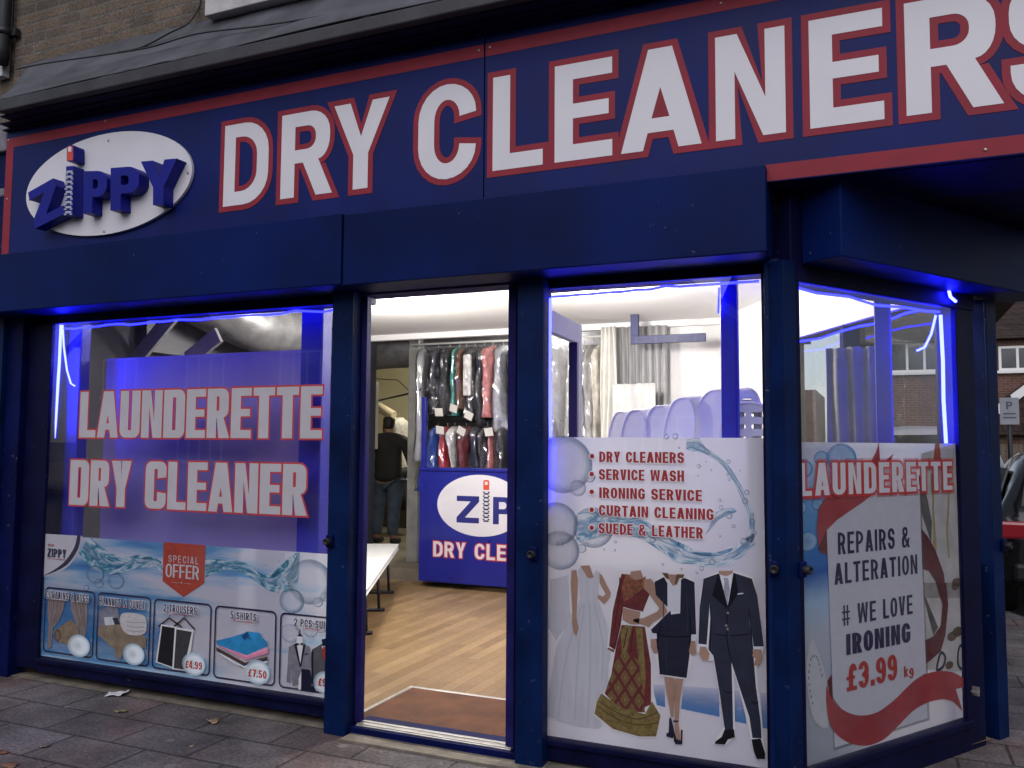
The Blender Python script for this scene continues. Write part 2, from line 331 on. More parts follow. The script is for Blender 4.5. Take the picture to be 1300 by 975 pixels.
        g = [(w,0),(w-t*1.1,0),(w*.68,.13),(w*.45,0,.1),(0,0,.2),(0,.52,.18),(w*.2,.58),(w*.1,.68),(w*.1,1,.16),(w*.76,1,.16),(w*.76,.62,.1),(w*.5,.5),(w*.68,.32),(w*.78,.48),(w,.44),(w*.86,.2)]
        H = [[(w*.3,.43),(t*.9,.36,.08),(t*.9,tb*.85,.06),(w*.42,tb*.8),(w*.55,.21)],[(w*.36,.68),(w*.32,.86,.04),(w*.54,.86,.04),(w*.52,.70)]]
    elif c == '#':
        a0,a1,b0,b1 = w*.2,w*.2+t*.6,w*.6,w*.6+t*.6; c0,c1,d0,d1 = .28,.28+tb*.6,.62,.62+tb*.6
        g = [(a0,0),(a0,c0),(0,c0),(0,c1),(a0,c1),(a0,d0),(0,d0),(0,d1),(a0,d1),(a0,1),(a1,1),(a1,d1),(b0,d1),(b0,1),(b1,1),(b1,d1),(w,d1),(w,d0),(b1,d0),(b1,c1),(w,c1),(w,c0),(b1,c0),(b1,0),(b0,0),(b0,c0),(a1,c0),(a1,0)]
        H = [[(a1,c1),(b0,c1),(b0,d0),(a1,d0)]]
    elif c == '/': g = [(0,0),(w*.7,1),(w*.7+t*.4,1),(t*.4,0)]
    elif c == '.': g = [(0,0),(0,t),(t,t),(t,0)]
    elif c == '-': g = [(0,m-tb/2),(0,m+tb/2),(w*.6,m+tb/2),(w*.6,m-tb/2)]
    if g is None: return []
    return [fillet(g)] + [fillet(h) for h in H]
def gwidth(c, w, t):
    return {'I': t, '|': t, '.': t, ' ': w * .55, 'W': w * 1.5, 'L': w * .86, 'E': w * .88, 'F': w*.85, 'T': w * .92, '&': w * 1.15, '#': w * 1.1, '/': w * .8, '£': w, 'A': w * 1.08, '-': w*.6, 'k': w*.8, 'g': w*.8}.get(c, w)
def offset(c, d, outer):
    n = len(c); q = [Vector(c[0])]
    for p in c[1:]:
        if (Vector(p) - q[-1]).length > 1e-5: q.append(Vector(p))
    if (q[0] - q[-1]).length < 1e-5: q.pop()
    n = len(q); ar = sum(q[i].x*q[(i+1) % n].y - q[(i+1) % n].x*q[i].y for i in range(n))
    sg = (1 if ar > 0 else -1) * (1 if outer else -1); out = []
    for i in range(n):
        a = (q[i] - q[i-1]).normalized(); b = (q[(i+1) % n] - q[i]).normalized()
        na = Vector((a.y, -a.x)); nb = Vector((b.y, -b.x)); mm = na + nb
        k = mm.length
        v = mm / k * min(2.2, 2 / k) if k > .2 else na
        out.append(tuple(q[i] + v * d * sg))
    return out
def text(s, u0, u1, z0, z1, w=.62, t=.2, tb=.18, r=.25, gap=.1):
    x = 0; gs = []
    for c in s:
        gw = gwidth(c, w, t); gs.append((x, glyph(c, gw, t, tb, r))); x += gw + gap
    x -= gap; sx = (u1 - u0) / x; sz = z1 - z0
    return [[[(u0 + (ox + p[0]) * sx, z0 + p[1] * sz) for p in c] for c in g] for ox, g in gs if g]
def put_text(mb, glyphs, y, d=0.0):
    for gi, g in enumerate(glyphs):
        if not g: continue
        cs = g if d == 0 else [offset(c, d, i == 0) for i, c in enumerate(g)]
        if d and len(cs) > 1:                          # drop counters closed by the outline
            keep = [cs[0]]
            for c0, c1 in zip(g[1:], cs[1:]):
                w0 = max(p[0] for p in c0) - min(p[0] for p in c0); h0 = max(p[1] for p in c0) - min(p[1] for p in c0)
                if w0 > 2.4 * d and h0 > 2.4 * d: keep.append(c1)
            cs = keep
        mb.sheet(cs, y + (.00022 * (gi % 2) if d else 0))

# ================================================================ materials of the place
NAVY = mat('navy_paint', (.002, .005, .055), .5, .35, 5, .15, 40, spec=.1, chip=1)
RAILB = mat('rail_blue_paint', (.001, .011, .062), .5, .4, 4, .12, 30, spec=.12, chip=1)
BOXB = mat('shutter_box_blue', (.0012, .0095, .078), .48, .35, 2.0, .10, 9, spec=.10, chip=.5)
DARKF = mat('dark_frame', (.003, .004, .030), .5, .35, 6, spec=.12, chip=.6)
SIGNB = mat('sign_blue', (.006, .013, .105), .45, .2, 3, .03, 20, spec=.15, chip=.3)
SIGNR = mat('sign_red', (.27, .026, .042), .5, .15, 6, spec=.2)
SIGNW = mat('sign_white', (.70, .69, .72), .45, .04, 4)
STEEL = mat('screw_steel', (.45, .43, .40), .4, .2, 20, metal=.7)
WHITEP = mat('white_paint', (.80, .80, .77), .55, .05, 3)
CEILW = mat('ceiling_white', (.82, .82, .80), .7, .03, 2)
GREYW = mat('grey_wall', (.16, .16, .155), .8, .25, 3)
DIMW = mat('dim_plaster', (.34, .33, .29), .8, .2, 2.5)
STONE = mat('sill_stone', (.48, .46, .46), .8, .2, 6, .3, 50)
LEADM = mat('lead_grey', (.075, .078, .090), .6, .35, 4, .4, 18)
CORN = mat('cornice_dark', (.034, .033, .040), .6, .4, 6, .3, 25)
BRICK = brickmat('london_brick', (.20, .15, .105), (.13, .10, .08), (.16, .145, .125), .225, .075, .011, wall=True, stain=.45)
REDBRICK = brickmat('red_brick', (.20, .085, .06), (.14, .07, .055), (.20, .17, .15), .225, .075, .010, wall=True)
PAVE = brickmat('paving_slabs', (.205, .183, .18), (.15, .132, .134), (.075, .067, .062), .50, .315, .008, .9, stain=.62, nmix=.5, noise_sc=2.3, bump=.9, gum=True)
CONC = mat('concrete_strip', (.19, .165, .13), .9, .4, 7, .5, 60)
ASPH = mat('asphalt', (.05, .05, .052), .9, .3, 8, .5, 90)
GLASS = glassmat('shop_glass', (.97, .97, .98), 1.25)
GLASSH = glassmat('hazy_glass', (.90, .90, .93), 2.6, .01, .06)  # patchy diffuse haze mixed over the pane
PLASTIC = glassmat('clear_plastic', (.93, .93, .95), 2.6, .12, .10)
LEDM = emit('led_blue', (.009, .011, 1.0), 70); LEDC = emit('led_blue_mid', (.014, .016, 1.0), 24); LEDT = emit('led_blue_dim', (.005, .006, 1.0), 17)
LAMPM = emit('lamp_white', (1, .96, .90), 12)
BLACK = mat('black_plastic', (.012, .012, .014), .5, .3, 8)
CHROME = mat('worn_aluminium', (.55, .53, .50), .35, .2, 12, metal=.85, stretch=(1, 12, 1))

# ================================================================ ground
g = MB(); g.add([(-900, -900, -.13), (900, -900, -.13), (900, 900, -.13), (-900, 900, -.13)], [(0, 1, 2, 3)]); struct(g.build('road', ASPH))
KERB = onZ(1250, 767).y
g = MB(); out = [(-60, -6.2), (16, -6.2), (16, 5.1), (1.15, 5.1), (.88, 5.75), (.5, 40), (-60, 40)]
vs = [(x, y, 0) for x, y in out]; lo = [(x, y, -.14) for x, y in out]; n = len(out)
g.add(vs + lo, [tuple(range(n))] + [(i, n+i, n+(i+1) % n, (i+1) % n) for i in range(n)]); struct(g.build('pavement', PAVE, loc=(0.07, -.03, 0)))
g = MB(); g.box((-60, -.03, .0), (-2.62, .10, .006)); g.box((-2.62, -.16, 0), (-1.5, .0, .012)); g.box((-1.5, -.10, 0), (-.35, .08, .006)); struct(g.build('concrete_strip', CONC))
g = MB(); g.box((-40, 21.3, -.14), (60, 60, .0)); struct(g.build('far_pavement', CONC))
g = MB(); g.box((-90, -40, -.14), (60, -15.5, .0)); struct(g.build('opposite_pavement', CONC))

# ================================================================ the shop building
shop = thing('shop_building', 'corner shop building with blue painted shopfront under old brown brick upper storey', 'shop')
ZT = 2.335                                              # top of the windows
b = MB(); b.box((-5.60, 0.0, 3.5), (1.10, .35, 7.2)); b.box((.75, .35, 2.80), (1.10, 9.0, 7.2)); b.build('brick_wall', BRICK, shop)
b = MB(); b.box((-3.76, -.10, 4.165), (-1.9, .05, 4.27)); b.box((-3.68, -.07, 4.27), (-2.0, .0, 4.34)); b.build('window_sill', STONE, shop, bevel=.006)
b = MB(); b.box((-3.62, -.012, 4.34), (-2.06, .02, 6.0)); wf = b.build('upper_window', WHITEP, shop)
b = MB()
for i in range(2): b.box((-3.52 + i*.76, -.02, 4.46), (-2.90 + i*.76, -.013, 5.9))
b.build('pane', mat('dark_pane', (.02, .022, .028), .08, .1, 2, spec=.8), wf)
random.seed(4)
# lead flashing: sloping wavy sheet from the brick down to the cornice
vs = []; NX = 90
for j in range(7):
    t = j / 6
    for i in range(NX + 1):
        x = -5.2 + 6.5 * i / NX
        y = -.40 * t; z = 4.20 - .46 * t ** .8 + .016 * noise.noise(Vector((x*2.2, t*2, 3))) + .010 * noise.noise(Vector((x*7, t*5, 1)))
        if i == 0 and t < 1: x -= .02 * noise.noise(Vector((t*9, 1, 1)))
        vs.append((x - .25 * (1 - t) , y - .004, z))
b = MB(); b.add(vs, [(j*(NX+1)+i, (j+1)*(NX+1)+i, (j+1)*(NX+1)+i+1, j*(NX+1)+i+1) for j in range(6) for i in range(NX)], True); b.build('lead_flashing', LEADM, shop, solid=.006)
# cornice: stepped mouldings above the sign
b = MB(); b.box((-5.16, -.42, 3.655), (1.24, 0, 3.73)); b.build('cornice_shelf', CORN, shop, bevel=.008)
b = MB(); b.box((-5.20, -.37, 3.645), (1.20, 0, 3.655)); b.box((-5.30, -.30, 3.634), (1.18, 0, 3.645)); b.box((-5.36, -.235, 3.622), (1.16, 0, 3.634)); b.build('cornice_moulding', DARKF, shop, bevel=.006)  # finish darkened to stand for the shade under the cornice
b = MB(); b.box((-5.56, -.20, 3.50), (-5.36, 0, 3.70)); b.box((-5.53, -.14, 2.75), (-5.38, 0, 3.50)); b.box((-5.55, -.17, 3.20), (-5.37, 0, 3.26)); b.build('corbel', mat('weathered_paint', (.16, .15, .17), .8, .5, 9, .5, 40), shop, bevel=.01)
# frame members
b = MB(); b.box((-5.70, -.06, 0), (-5.30, .20, 2.80)); b.build('pilaster', NAVY, shop, bevel=.006)
b = MB(); b.box((-5.30, -.01, .06), (-5.085, .12, 2.60)); b.build('window_jamb', DARKF, shop, bevel=.004)
b = MB(); b.box((-5.085, -.015, .05), (-2.80, .12, .112)); b.box((-5.085, -.035, .112), (-2.80, .12, .142)); b.build('window_plinth', DARKF, shop, bevel=.006)
b = MB(); b.box((-1.56, -.015, .02), (-.46, .12, .095)); b.box((-1.56, -.035, .095), (-.46, .12, .125)); b.build('window_plinth', DARKF, shop, bevel=.006)
b = MB(); b.box((-5.30, -.01, ZT), (-2.62, .12, 2.60)); b.box((-1.70, -.01, ZT), (-.36, .12, 2.60)); b.build('window_head', DARKF, shop, bevel=.004)
b = MB(); b.box((-5.6, -.165, 2.70), (1.05, .34, 3.60)); b.build('fascia_backing', NAVY, shop)
b = MB(); b.box((-2.80, -.005, 0), (-2.637, .035, 2.332)); b.build('mullion', DARKF, shop, bevel=.004)
b = MB(); b.box((-1.698, -.005, .0), (-1.545, .10, 2.332)); b.build('mullion', DARKF, shop, bevel=.004)
b = MB(); b.box((-.485, -.005, 0), (-.375, .10, 2.60)); b.build('corner_post', DARKF, shop, bevel=.004)
# doorway
df = MB(); df.box((-2.635, -.008, .05), (-2.600, .038, 2.368)); df.box((-1.745, -.008, .05), (-1.70, .14, 2.368)); df.box((-2.635, -.01, 2.372), (-1.70, .14, 2.60)); df.build('door_frame', mat('door_frame_navy', (.016, .014, .10), .6, .3, 6, spec=.08), shop, bevel=.004)
b = MB(); b.box((-2.635, -.06, .006), (-1.62, .14, .045)); b.build('door_step', NAVY, shop, bevel=.005)
b = MB(); b.box((-2.60, -.045, .045), (-1.70, .045, .053)); b.box((-2.60, -.035, .053), (-1.70, -.02, .058)); b.box((-2.60, .01, .053), (-1.70, .025, .058)); b.build('threshold', CHROME, shop, bevel=.002)
# angled corner window (local axes: along the glass, in, up)
def side_part(mb, name, m, parent=shop, **k):
    o = mb.build(name, m, parent, **k); o.location = VP; o.rotation_euler = (0, 0, VA); return o
b = MB(); b.box((-.02, -.015, .0), (1.25, .12, .125)); b.box((-.02, -.035, .125), (1.25, .12, .160)); side_part(b, 'window_plinth', DARKF, bevel=.006)
b = MB(); b.box((-.10, -.01, 2.287), (1.42, .12, 2.80)); side_part(b, 'window_head', DARKF, bevel=.004)
b = MB(); b.box((-.10, -.01, 0), (-.045, .10, 2.287)); side_part(b, 'window_jamb', DARKF, bevel=.004)
b = MB(); b.box((1.228, -.012, 0), (1.40, .10, 2.287)); side_part(b, 'window_jamb', DARKF, bevel=.004)
# side wall running back from the far end of the angled window: glazed, then plastered
A_ = VP + VD * 1.40; SB = Vector((-1.25, 4.25, 0)); SD = (SB - A_).normalized(); SA = math.atan2(SD.y, SD.x); SLEN = (SB - A_).length; A_ = A_ + Vector((-SD.y, SD.x, 0)) * .17
def wall_part(mb, name, m, parent=shop, **k):
    o = mb.build(name, m, parent, **k); o.location = A_; o.rotation_euler = (0, 0, SA); return o
b = MB(); b.box((.0, -.16, 0), (2.25, -.04, 1.0)); b.box((0, -.16, 2.36), (2.25, -.04, 3.2)); b.box((2.25, -.16, 0), (SLEN + 4.5, -.04, 3.2)); wall_part(b, 'side_wall', BRICK)
b = MB(); b.box((0, -.04, 0), (2.25, .0, 1.0)); b.box((0, -.04, 2.36), (2.25, 0, 2.75)); b.box((2.25, -.04, 0), (SLEN + .2, 0, 2.75)); wall_part(b, 'side_wall_plaster', CEILW)
b = MB(); b.box((.0, -.16, 1.0), (.07, 0, 2.36)); b.box((1.12, -.14, 1.0), (1.17, -.02, 2.36)); b.box((2.18, -.14, 1.0), (2.25, .01, 2.36)); wall_part(b, 'side_window_frame', DARKF, bevel=.004)
b = MB(); b.sheet(rect(.07, 1.0, 2.18, 2.36), -.10); wall_part(b, 'window_pane', GLASS)
# panes
b = MB(); b.sheet(rect(-5.085, .142, -2.80, ZT), .003); b.build('window_pane', GLASSH, shop)
b = MB(); b.sheet(rect(-1.545, .125, -.485, ZT), .003); b.build('window_pane', GLASS, shop)
b = MB(); b.sheet(rect(-.045, .160, 1.228, 2.287), .003); side_part(b, 'window_pane', GLASSH)
# soffit under the overhanging corner
b = MB(); b.add([(-.40, -.16, 2.72), (1.08, -.16, 2.72), (1.08, 3.0, 2.72), (.50, 1.3, 2.72), (-.40, .02, 2.72)], [(0, 4, 3, 2, 1)]); b.build('soffit', DARKF, shop, solid=.02)

# ---------------------------------------------------------------- interior
def fl(name, col, w, h):
    return brickmat(name, (.35, .235, .12), (.215, .135, .066), (.15, .092, .046), w, h, .0022, .42, stain=.2, nmix=.18, bump=.05, offset=.37)
WOOD = fl('laminate', 0, .95, .088)
b = MB(); b.add([(-5.3, .04, .03), (-.36, .04, .03), (.5, 1.2, .03), (-1.25, 4.3, .03), (-1.25, 4.34, .03), (-5.3, 4.34, .03)], [(0, 1, 2, 3, 4, 5)])
o = b.build('floor', WOOD); struct(o); o.rotation_euler = (0, 0, R(90)); o.data.transform(Matrix.Rotation(R(-90), 4, 'Z'))
b = MB(); b.box((-9, 4.34, 0), (-1.2, 9.2, .16)); struct(b.build('raised_floor', mat('back_floor', (.22, .19, .15), .6, .3, 3)))
b = MB(); b.add([(-5.3, .12, 2.75), (-.36, .12, 2.75), (.42, 1.2, 2.75), (-1.25, 4.06, 2.75), (-5.3, 4.06, 2.75)], [(4, 3, 2, 1, 0)])
b.box((-5.3, 4.06, 2.69), (-1.15, 4.14, 3.05)); struct(b.build('ceiling', CEILW))
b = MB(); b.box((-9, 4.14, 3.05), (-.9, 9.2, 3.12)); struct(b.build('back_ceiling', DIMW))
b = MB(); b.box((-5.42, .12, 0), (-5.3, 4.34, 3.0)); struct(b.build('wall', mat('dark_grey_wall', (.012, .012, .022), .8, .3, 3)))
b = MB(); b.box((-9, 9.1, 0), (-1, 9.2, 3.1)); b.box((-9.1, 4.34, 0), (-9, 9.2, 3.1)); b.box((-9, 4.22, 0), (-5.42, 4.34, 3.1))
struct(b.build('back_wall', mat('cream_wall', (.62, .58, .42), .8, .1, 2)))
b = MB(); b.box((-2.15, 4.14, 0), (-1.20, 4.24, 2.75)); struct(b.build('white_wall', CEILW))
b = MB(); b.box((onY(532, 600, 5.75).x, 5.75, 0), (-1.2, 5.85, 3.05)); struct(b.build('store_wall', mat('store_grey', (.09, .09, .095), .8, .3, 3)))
# ceiling lamps (two in the picture, one over the back room, one unseen and added above the clothes)
def ceiling_lamp(x, y, z, label, power, r=.11, col=(1, .95, .88)):
    t = thing('ceiling_light', label, 'ceiling light', (x, y, z), group='round ceiling lights')
    m = MB(); m.lathe([(r*1.12, 0), (r*1.12, -.025), (r*.98, -.03)], 24); m.build('lamp_base', WHITEP, t)
    m = MB(); m.lathe([(r*.98, -.03), (r*.9, -.055), (r*.6, -.075), (.001, -.085)], 24, cap=False); m.build('lamp_shade', LAMPM, t)
    l = bpy.data.lights.new('lamp', 'POINT'); l.energy = power; l.shadow_soft_size = .12; l.color = col
    lo = bpy.data.objects.new('lamp', l); COL.objects.link(lo); lo.location = (0, 0, -.24); lo.parent = t
L1 = onZ(478, 383, 2.72); L2 = onZ(740, 363, 2.72)
ceiling_lamp(L1.x, L1.y, 2.75, 'round white ceiling light seen through the open doorway', 98)
ceiling_lamp(L2.x, L2.y, 2.75, 'round white ceiling light seen above the white laundry baskets', 98)
ceiling_lamp(-5.9, 7.4, 3.05, 'round ceiling light over the back room where the man stands', 45, .14, (1, .9, .68))
ceiling_lamp(-3.3, 4.95, 3.05, 'added unseen round ceiling light above the hanging clothes at the back', 24, .12)

# ================================================================ fascia sign
sign = thing('shop_sign', 'long blue fascia sign with red border reading DRY CLEANERS in white letters', 'shop sign', (0, -.20, 0))
b = MB(); b.box((-5.36, 0, 2.70), (-1.804, .02, 3.622)); b.build('sign_panel', SIGNB, sign, bevel=.002)
b = MB(); b.box((-1.798, 0, 2.70), (1.12, .02, 3.622)); b.build('sign_panel', SIGNB, sign, bevel=.002)
b = MB(); Q = -.0012
b.sheet(rect(-5.355, 3.512, -1.806, 3.578), Q); b.sheet(rect(-1.796, 3.512, 1.10, 3.578), Q); b.sheet(rect(-5.355, 2.705, -5.285, 3.512), Q)
b.sheet(rect(-5.285, 2.705, -1.806, 2.778), Q); b.sheet(rect(-1.796, 2.705, 1.10, 2.778), Q); b.sheet(rect(1.03, 2.778, 1.10, 3.512), Q); b.build('sign_border', SIGNR, sign)
LT = [('D',285,341,212),('R',357.5,421.5,200),('Y',424,494,190),('C',531.5,604.5,170),('L',626,689.5,160),('E',704.5,777.5,140),('A',788.5,890.5,130),('N',908.5,997,108),('E',1027.5,1121.5,90),('R',1149,1270,70)]
gl = []
for c, p0, p1, py in LT:
    x0 = onY(p0, py, -.2).x; x1 = onY(p1, py, -.2).x; hz = 3.395 - 2.914; w = (x1 - x0) / hz
    z0, z1 = 2.912, 3.392
    if c == 'C': z0 -= .010; z1 += .010
    t = .195 if c != 'D' else .17; tb = .165
    gl.append([[(x0 + p[0] * hz, z0 + p[1] * (z1 - z0)) for p in q] for q in glyph(c, w, t, tb, .36 if c != 'R' else .27)])
x0 = onY(1283, 90, -.2).x
gl.append([[(x0 + p[0] * .48, 2.904 + p[1] * .496) for p in q] for q in glyph('S', .74, .195, .165, .25)])
b = MB(); put_text(b, gl, -.0024, .031); b.build('letter_outline', SIGNR, sign)
b = MB(); put_text(b, gl, -.0036); b.build('lettering', SIGNW, sign)
def screw(parent, x, z, y=0.0, r=.007):
    m = MB(); m.lathe([(r, 0), (r, .002), (r*.6, .004), (.0005, .0045)], 12, Matrix.Rotation(R(90), 4, 'X'), cap=False); m.build('screw', STEEL, parent, loc=(x, y, z))
for px, py in ((134, 154), (608, 64), (622, 60), (915, 4), (11, 178), (9, 253), (1251, 190)):
    p = onY(px, py, -.202); screw(sign, p.x, p.z, -.002)

# oval sign with raised letters
ov = thing('oval_logo_sign', 'white oval sign with thick raised blue letters reading ZIPPY and a red zip pull', 'logo sign', (0, -.20, 0))
oc = (-4.405, 3.152); orx, orz = .708, .322
el = [(oc[0] + orx * math.cos(2*PI*j/64), oc[1] + orz * math.sin(2*PI*j/64)) for j in range(64)]
b = MB(); b.slab([el], -.022, -.004); b.build('backing_plate', SIGNW, ov, bevel=.002)
FY = -.10; YB = -.20 + FY
LOGOB = mat('logo_blue', (.007, .010, .22), .42, .15, 8, spec=.2)
def z1(x, y): return (x / 2.9545, y / 2.9545)
def quadmap(q, gph, w):
    P = [Vector(frontUV(*z1(*p), YB)) for p in q]          # BL BR TR TL
    return [[tuple((P[0]*(1-a)+P[1]*a)*(1-c) + (P[3]*(1-a)+P[2]*a)*c for a, c in [(p[0]/w, p[1])])[0] for p in k] for k in gph]
for c, q, w, t, tb, r in (('Z', [(130, 858), (245, 800), (200, 668), (105, 722)], .8, .26, .22, .1),
                          ('P', [(312, 802), (397, 795), (402, 640), (316, 642)], .62, .24, .2, .25),
                          ('P', [(414, 790), (520, 783), (522, 622), (415, 630)], .66, .24, .2, .25),
                          ('Y', [(530, 772), (657, 764), (664, 594), (528, 606)], .85, .26, .2, .1)):
    gq = [[tuple(p) for p in k] for k in quadmap(q, glyph(c, w, t, tb, r), w)]
    b = MB(); b.slab(gq, FY, -.024); b.build('raised_letter', LOGOB, ov, bevel=.003)
def zp(x, y): return frontUV(*z1(x, y), YB)
b = MB(); b.slab([[zp(243, 810), zp(273, 806), zp(276, 622), zp(248, 624)]], FY, -.024); zi = b.build('raised_letter', LOGOB, ov, bevel=.002)
b = MB()
for k in range(9):
    y = 640 + k * 19; dx = -4.5 * (k / 8)
    b.slab([[zp(251+dx, y+9), zp(273+dx, y+8), zp(273+dx, y), zp(251+dx, y+1)]], FY - .004, FY - .0005)
    b.slab([[zp(246+dx, y+15), zp(255+dx, y+15), zp(255+dx, y+10), zp(246+dx, y+10)]], FY - .004, FY - .0005)
    b.slab([[zp(268+dx, y+14), zp(276+dx, y+14), zp(276+dx, y+9), zp(268+dx, y+9)]], FY - .004, FY - .0005)
b.build('zip_teeth', mat('zip_grey', (.42, .43, .50), .4, .1, 9), zi)
b = MB(); b.slab([fillet([zp(250, 606)+(.012,), zp(279, 604)+(.012,), zp(278, 543)+(.02,), zp(251, 545)+(.02,)])], FY, -.024); zt = b.build('zip_pull', LOGOB, ov, bevel=.002)
b = MB(); b.slab([fillet([zp(253, 603)+(.01,), zp(275, 602)+(.01,), zp(275, 547)+(.016,), zp(254, 548)+(.016,)])], FY - .003, FY - .0005); b.build('red_face', mat('pull_red', (.62, .06, .03), .35, .1, 9), zt)
b = MB(); b.slab([[zp(259, 570), zp(270, 570), zp(270, 552), zp(259, 552)]], FY - .006, FY - .0035); b.build('pull_slot', SIGNW, zt)
for px, py in ((407, 527), (706, 648), (391, 868), (112, 748)):
    p = onY(*z1(px, py), -.222); screw(ov, p.x, p.z, -.022, .009)

# ================================================================ roller shutter boxes and guide rails
def shutter_box(name, label, x0, x1, y0, z0, z1):
    m = MB(); m.box((x0, y0, z0), (x1, -.015, z1)); o = m.build(name, BOXB, None, bevel=.006); return tag(o, label, 'shutter box', 'roller shutter boxes')
shutter_box('shutter_box', 'long dark blue roller shutter box above the left window', -5.66, -2.606, -.262, 2.388, 2.772)
shutter_box('shutter_box', 'dark blue roller shutter box above the doorway and right window', -2.598, -.428, -.255, 2.382, 2.764)
m = MB(); m.box((-.03, -.22, 2.365), (1.78, -.014, 2.707)); o = m.build('shutter_box', BOXB, None, bevel=.006); o.location = VP; o.rotation_euler = (0, 0, VA)
tag(o, 'angled dark blue shutter box round the corner over the launderette poster', 'shutter box', 'roller shutter boxes')
def rail(label, u0, u1, zt, side=False, lock=True, lu=0, dy=0.0):
    t = thing('shutter_guide_rail', label, 'shutter rail', (VP - VN * dy if side else (0, 0, 0)), VA if side else 0, 'shutter guide rails')
    m = MB(); m.box((u0, -.085, .0), (u0 + .012, -.018, zt)); m.box((u1 - .012, -.085, .0), (u1, -.018, zt)); m.box((u0, -.0975, 0), (u1, -.085, zt)); m.build('rail_channel', RAILB, t, bevel=.003)
    if lock:
        c = (lu, -.0975, 1.02); m = MB(); m.box((c[0] - .022, -.118, .985), (c[0] + .022, -.0975, 1.055)); lk = m.build('bullet_lock', NAVY, t, bevel=.008)
        m = MB(); m.lathe([(.019, 0), (.019, .03), (.013, .034), (.012, .026), (.001, .026)], 18, Matrix.Translation((c[0], -.118, 1.02)) @ Matrix.Rotation(R(90), 4, 'X'), cap=False); m.build('keyhole', BLACK, lk)
rail('blue shutter rail at the far left end of the shopfront', -5.66, -5.44, 2.388, lock=False)
rail('wide blue shutter rail between the left window and the doorway', -2.768, -2.632, 2.388, lu=-2.745)
rail('blue shutter rail between the doorway and the right window', -1.655, -1.515, 2.382, lu=-1.56)
rail('blue shutter rail on the corner beside the poster of four outfits', -.462, -.395, 2.382, lu=-.43)
rail('blue shutter rail on the corner beside the launderette poster', -.18, -.10, 2.365, True, lu=-.095, dy=.067)
rail('slim blue shutter rail standing at the far right end, street showing beside it', 1.53, 1.635, 2.365, True, lu=1.62, dy=.085)
# small bracket low on the right jamb
m = MB(); m.box((1.262, -.04, .29), (1.30, -.012, .30)); m.box((1.275, -.045, .275), (1.287, -.012, .32)); o = m.build('catch', STEEL); o.location = VP; o.rotation_euler = (0, 0, VA); tag(o, 'small steel catch on the dark jamb low beside the launderette poster', 'catch')

# ================================================================ printed art helpers
def alphamix(name, build):
    if name in MATS: return MATS[name]
    m, N, L, out = newmat(name); col, fac = build(N, L)
    b_ = N.new('ShaderNodeBsdfPrincipled'); setin(b_, 'Roughness', .5); setin(b_, 'Specular IOR Level', .25)
    t = N.new('ShaderNodeBsdfTransparent'); mx = N.new('ShaderNodeMixShader')
    L.new(col, b_.inputs['Base Color']); L.new(fac, mx.inputs[0]); L.new(t.outputs[0], mx.inputs[1]); L.new(b_.outputs[0], mx.inputs[2]); L.new(mx.outputs[0], out.inputs[0])
    return m
def bubble_mat(name, edge, fill, a_edge=.75, a_fill=.12):
    def bl(N, L):
        uv = N.new('ShaderNodeUVMap'); ln = N.new('ShaderNodeVectorMath'); ln.operation = 'LENGTH'; L.new(uv.outputs[0], ln.inputs[0])
        sp = N.new('ShaderNodeSeparateXYZ'); L.new(uv.outputs[0], sp.inputs[0])
        c = ramp(N, [(0, fill), (.72, fill), (.93, edge), (1, edge)]); L.new(ln.outputs['Value'], c.inputs[0])
        a = ramp(N, [(0, (a_fill,)*3), (.6, (a_fill*1.6,)*3), (.92, (a_edge,)*3), (.975, (a_edge*.9,)*3), (1, (a_edge*.25,)*3)]); L.new(ln.outputs['Value'], a.inputs[0])
        mr = N.new('ShaderNodeMapRange'); mr.inputs[1].default_value = -1; mr.inputs[3].default_value = .45; mr.inputs[4].default_value = 1.0; L.new(sp.outputs[0], mr.inputs[0])
        mu = N.new('ShaderNodeMath'); mu.operation = 'MULTIPLY'; L.new(a.outputs[0], mu.inputs[0]); L.new(mr.outputs[0], mu.inputs[1])
        return c.outputs[0], mu.outputs[0]
    return alphamix(name, bl)
def water_mat(name, dark, mid, light, sc=5.0, alpha=1.0):
    def bl(N, L):
        uv = N.new('ShaderNodeUVMap'); mp = N.new('ShaderNodeMapping'); mp.inputs['Scale'].default_value = (sc, 1.6, 1); L.new(uv.outputs[0], mp.inputs[0])
        n = N.new('ShaderNodeTexNoise'); n.inputs['Scale'].default_value = 1.6; n.inputs['Detail'].default_value = 6; n.inputs['Distortion'].default_value = 1.6; L.new(mp.outputs[0], n.inputs[0])
        c = ramp(N, [(.30, dark), (.43, mid), (.52, light), (.60, (.86, .9, .93)), (.68, mid), (.8, light)]); L.new(n.outputs[0], c.inputs[0])
        sp = N.new('ShaderNodeSeparateXYZ'); L.new(uv.outputs[0], sp.inputs[0])
        e = ramp(N, [(0, (alpha*.95,)*3), (.12, (alpha,)*3), (.5, (alpha*.45,)*3), (.9, (alpha,)*3), (1, (alpha*.9,)*3)]); L.new(sp.outputs[1], e.inputs[0])
        ad = N.new('ShaderNodeMath'); ad.operation = 'MULTIPLY_ADD'; ad.use_clamp = True; L.new(n.outputs[0], ad.inputs[0]); ad.inputs[1].default_value = .35; L.new(e.outputs[0], ad.inputs[2])
        ad2 = N.new('ShaderNodeMath'); ad2.operation = 'SUBTRACT'; ad2.use_clamp = True; L.new(ad.outputs[0], ad2.inputs[0]); ad2.inputs[1].default_value = .12
        return c.outputs[0], ad2.outputs[0]
    return alphamix(name, bl)
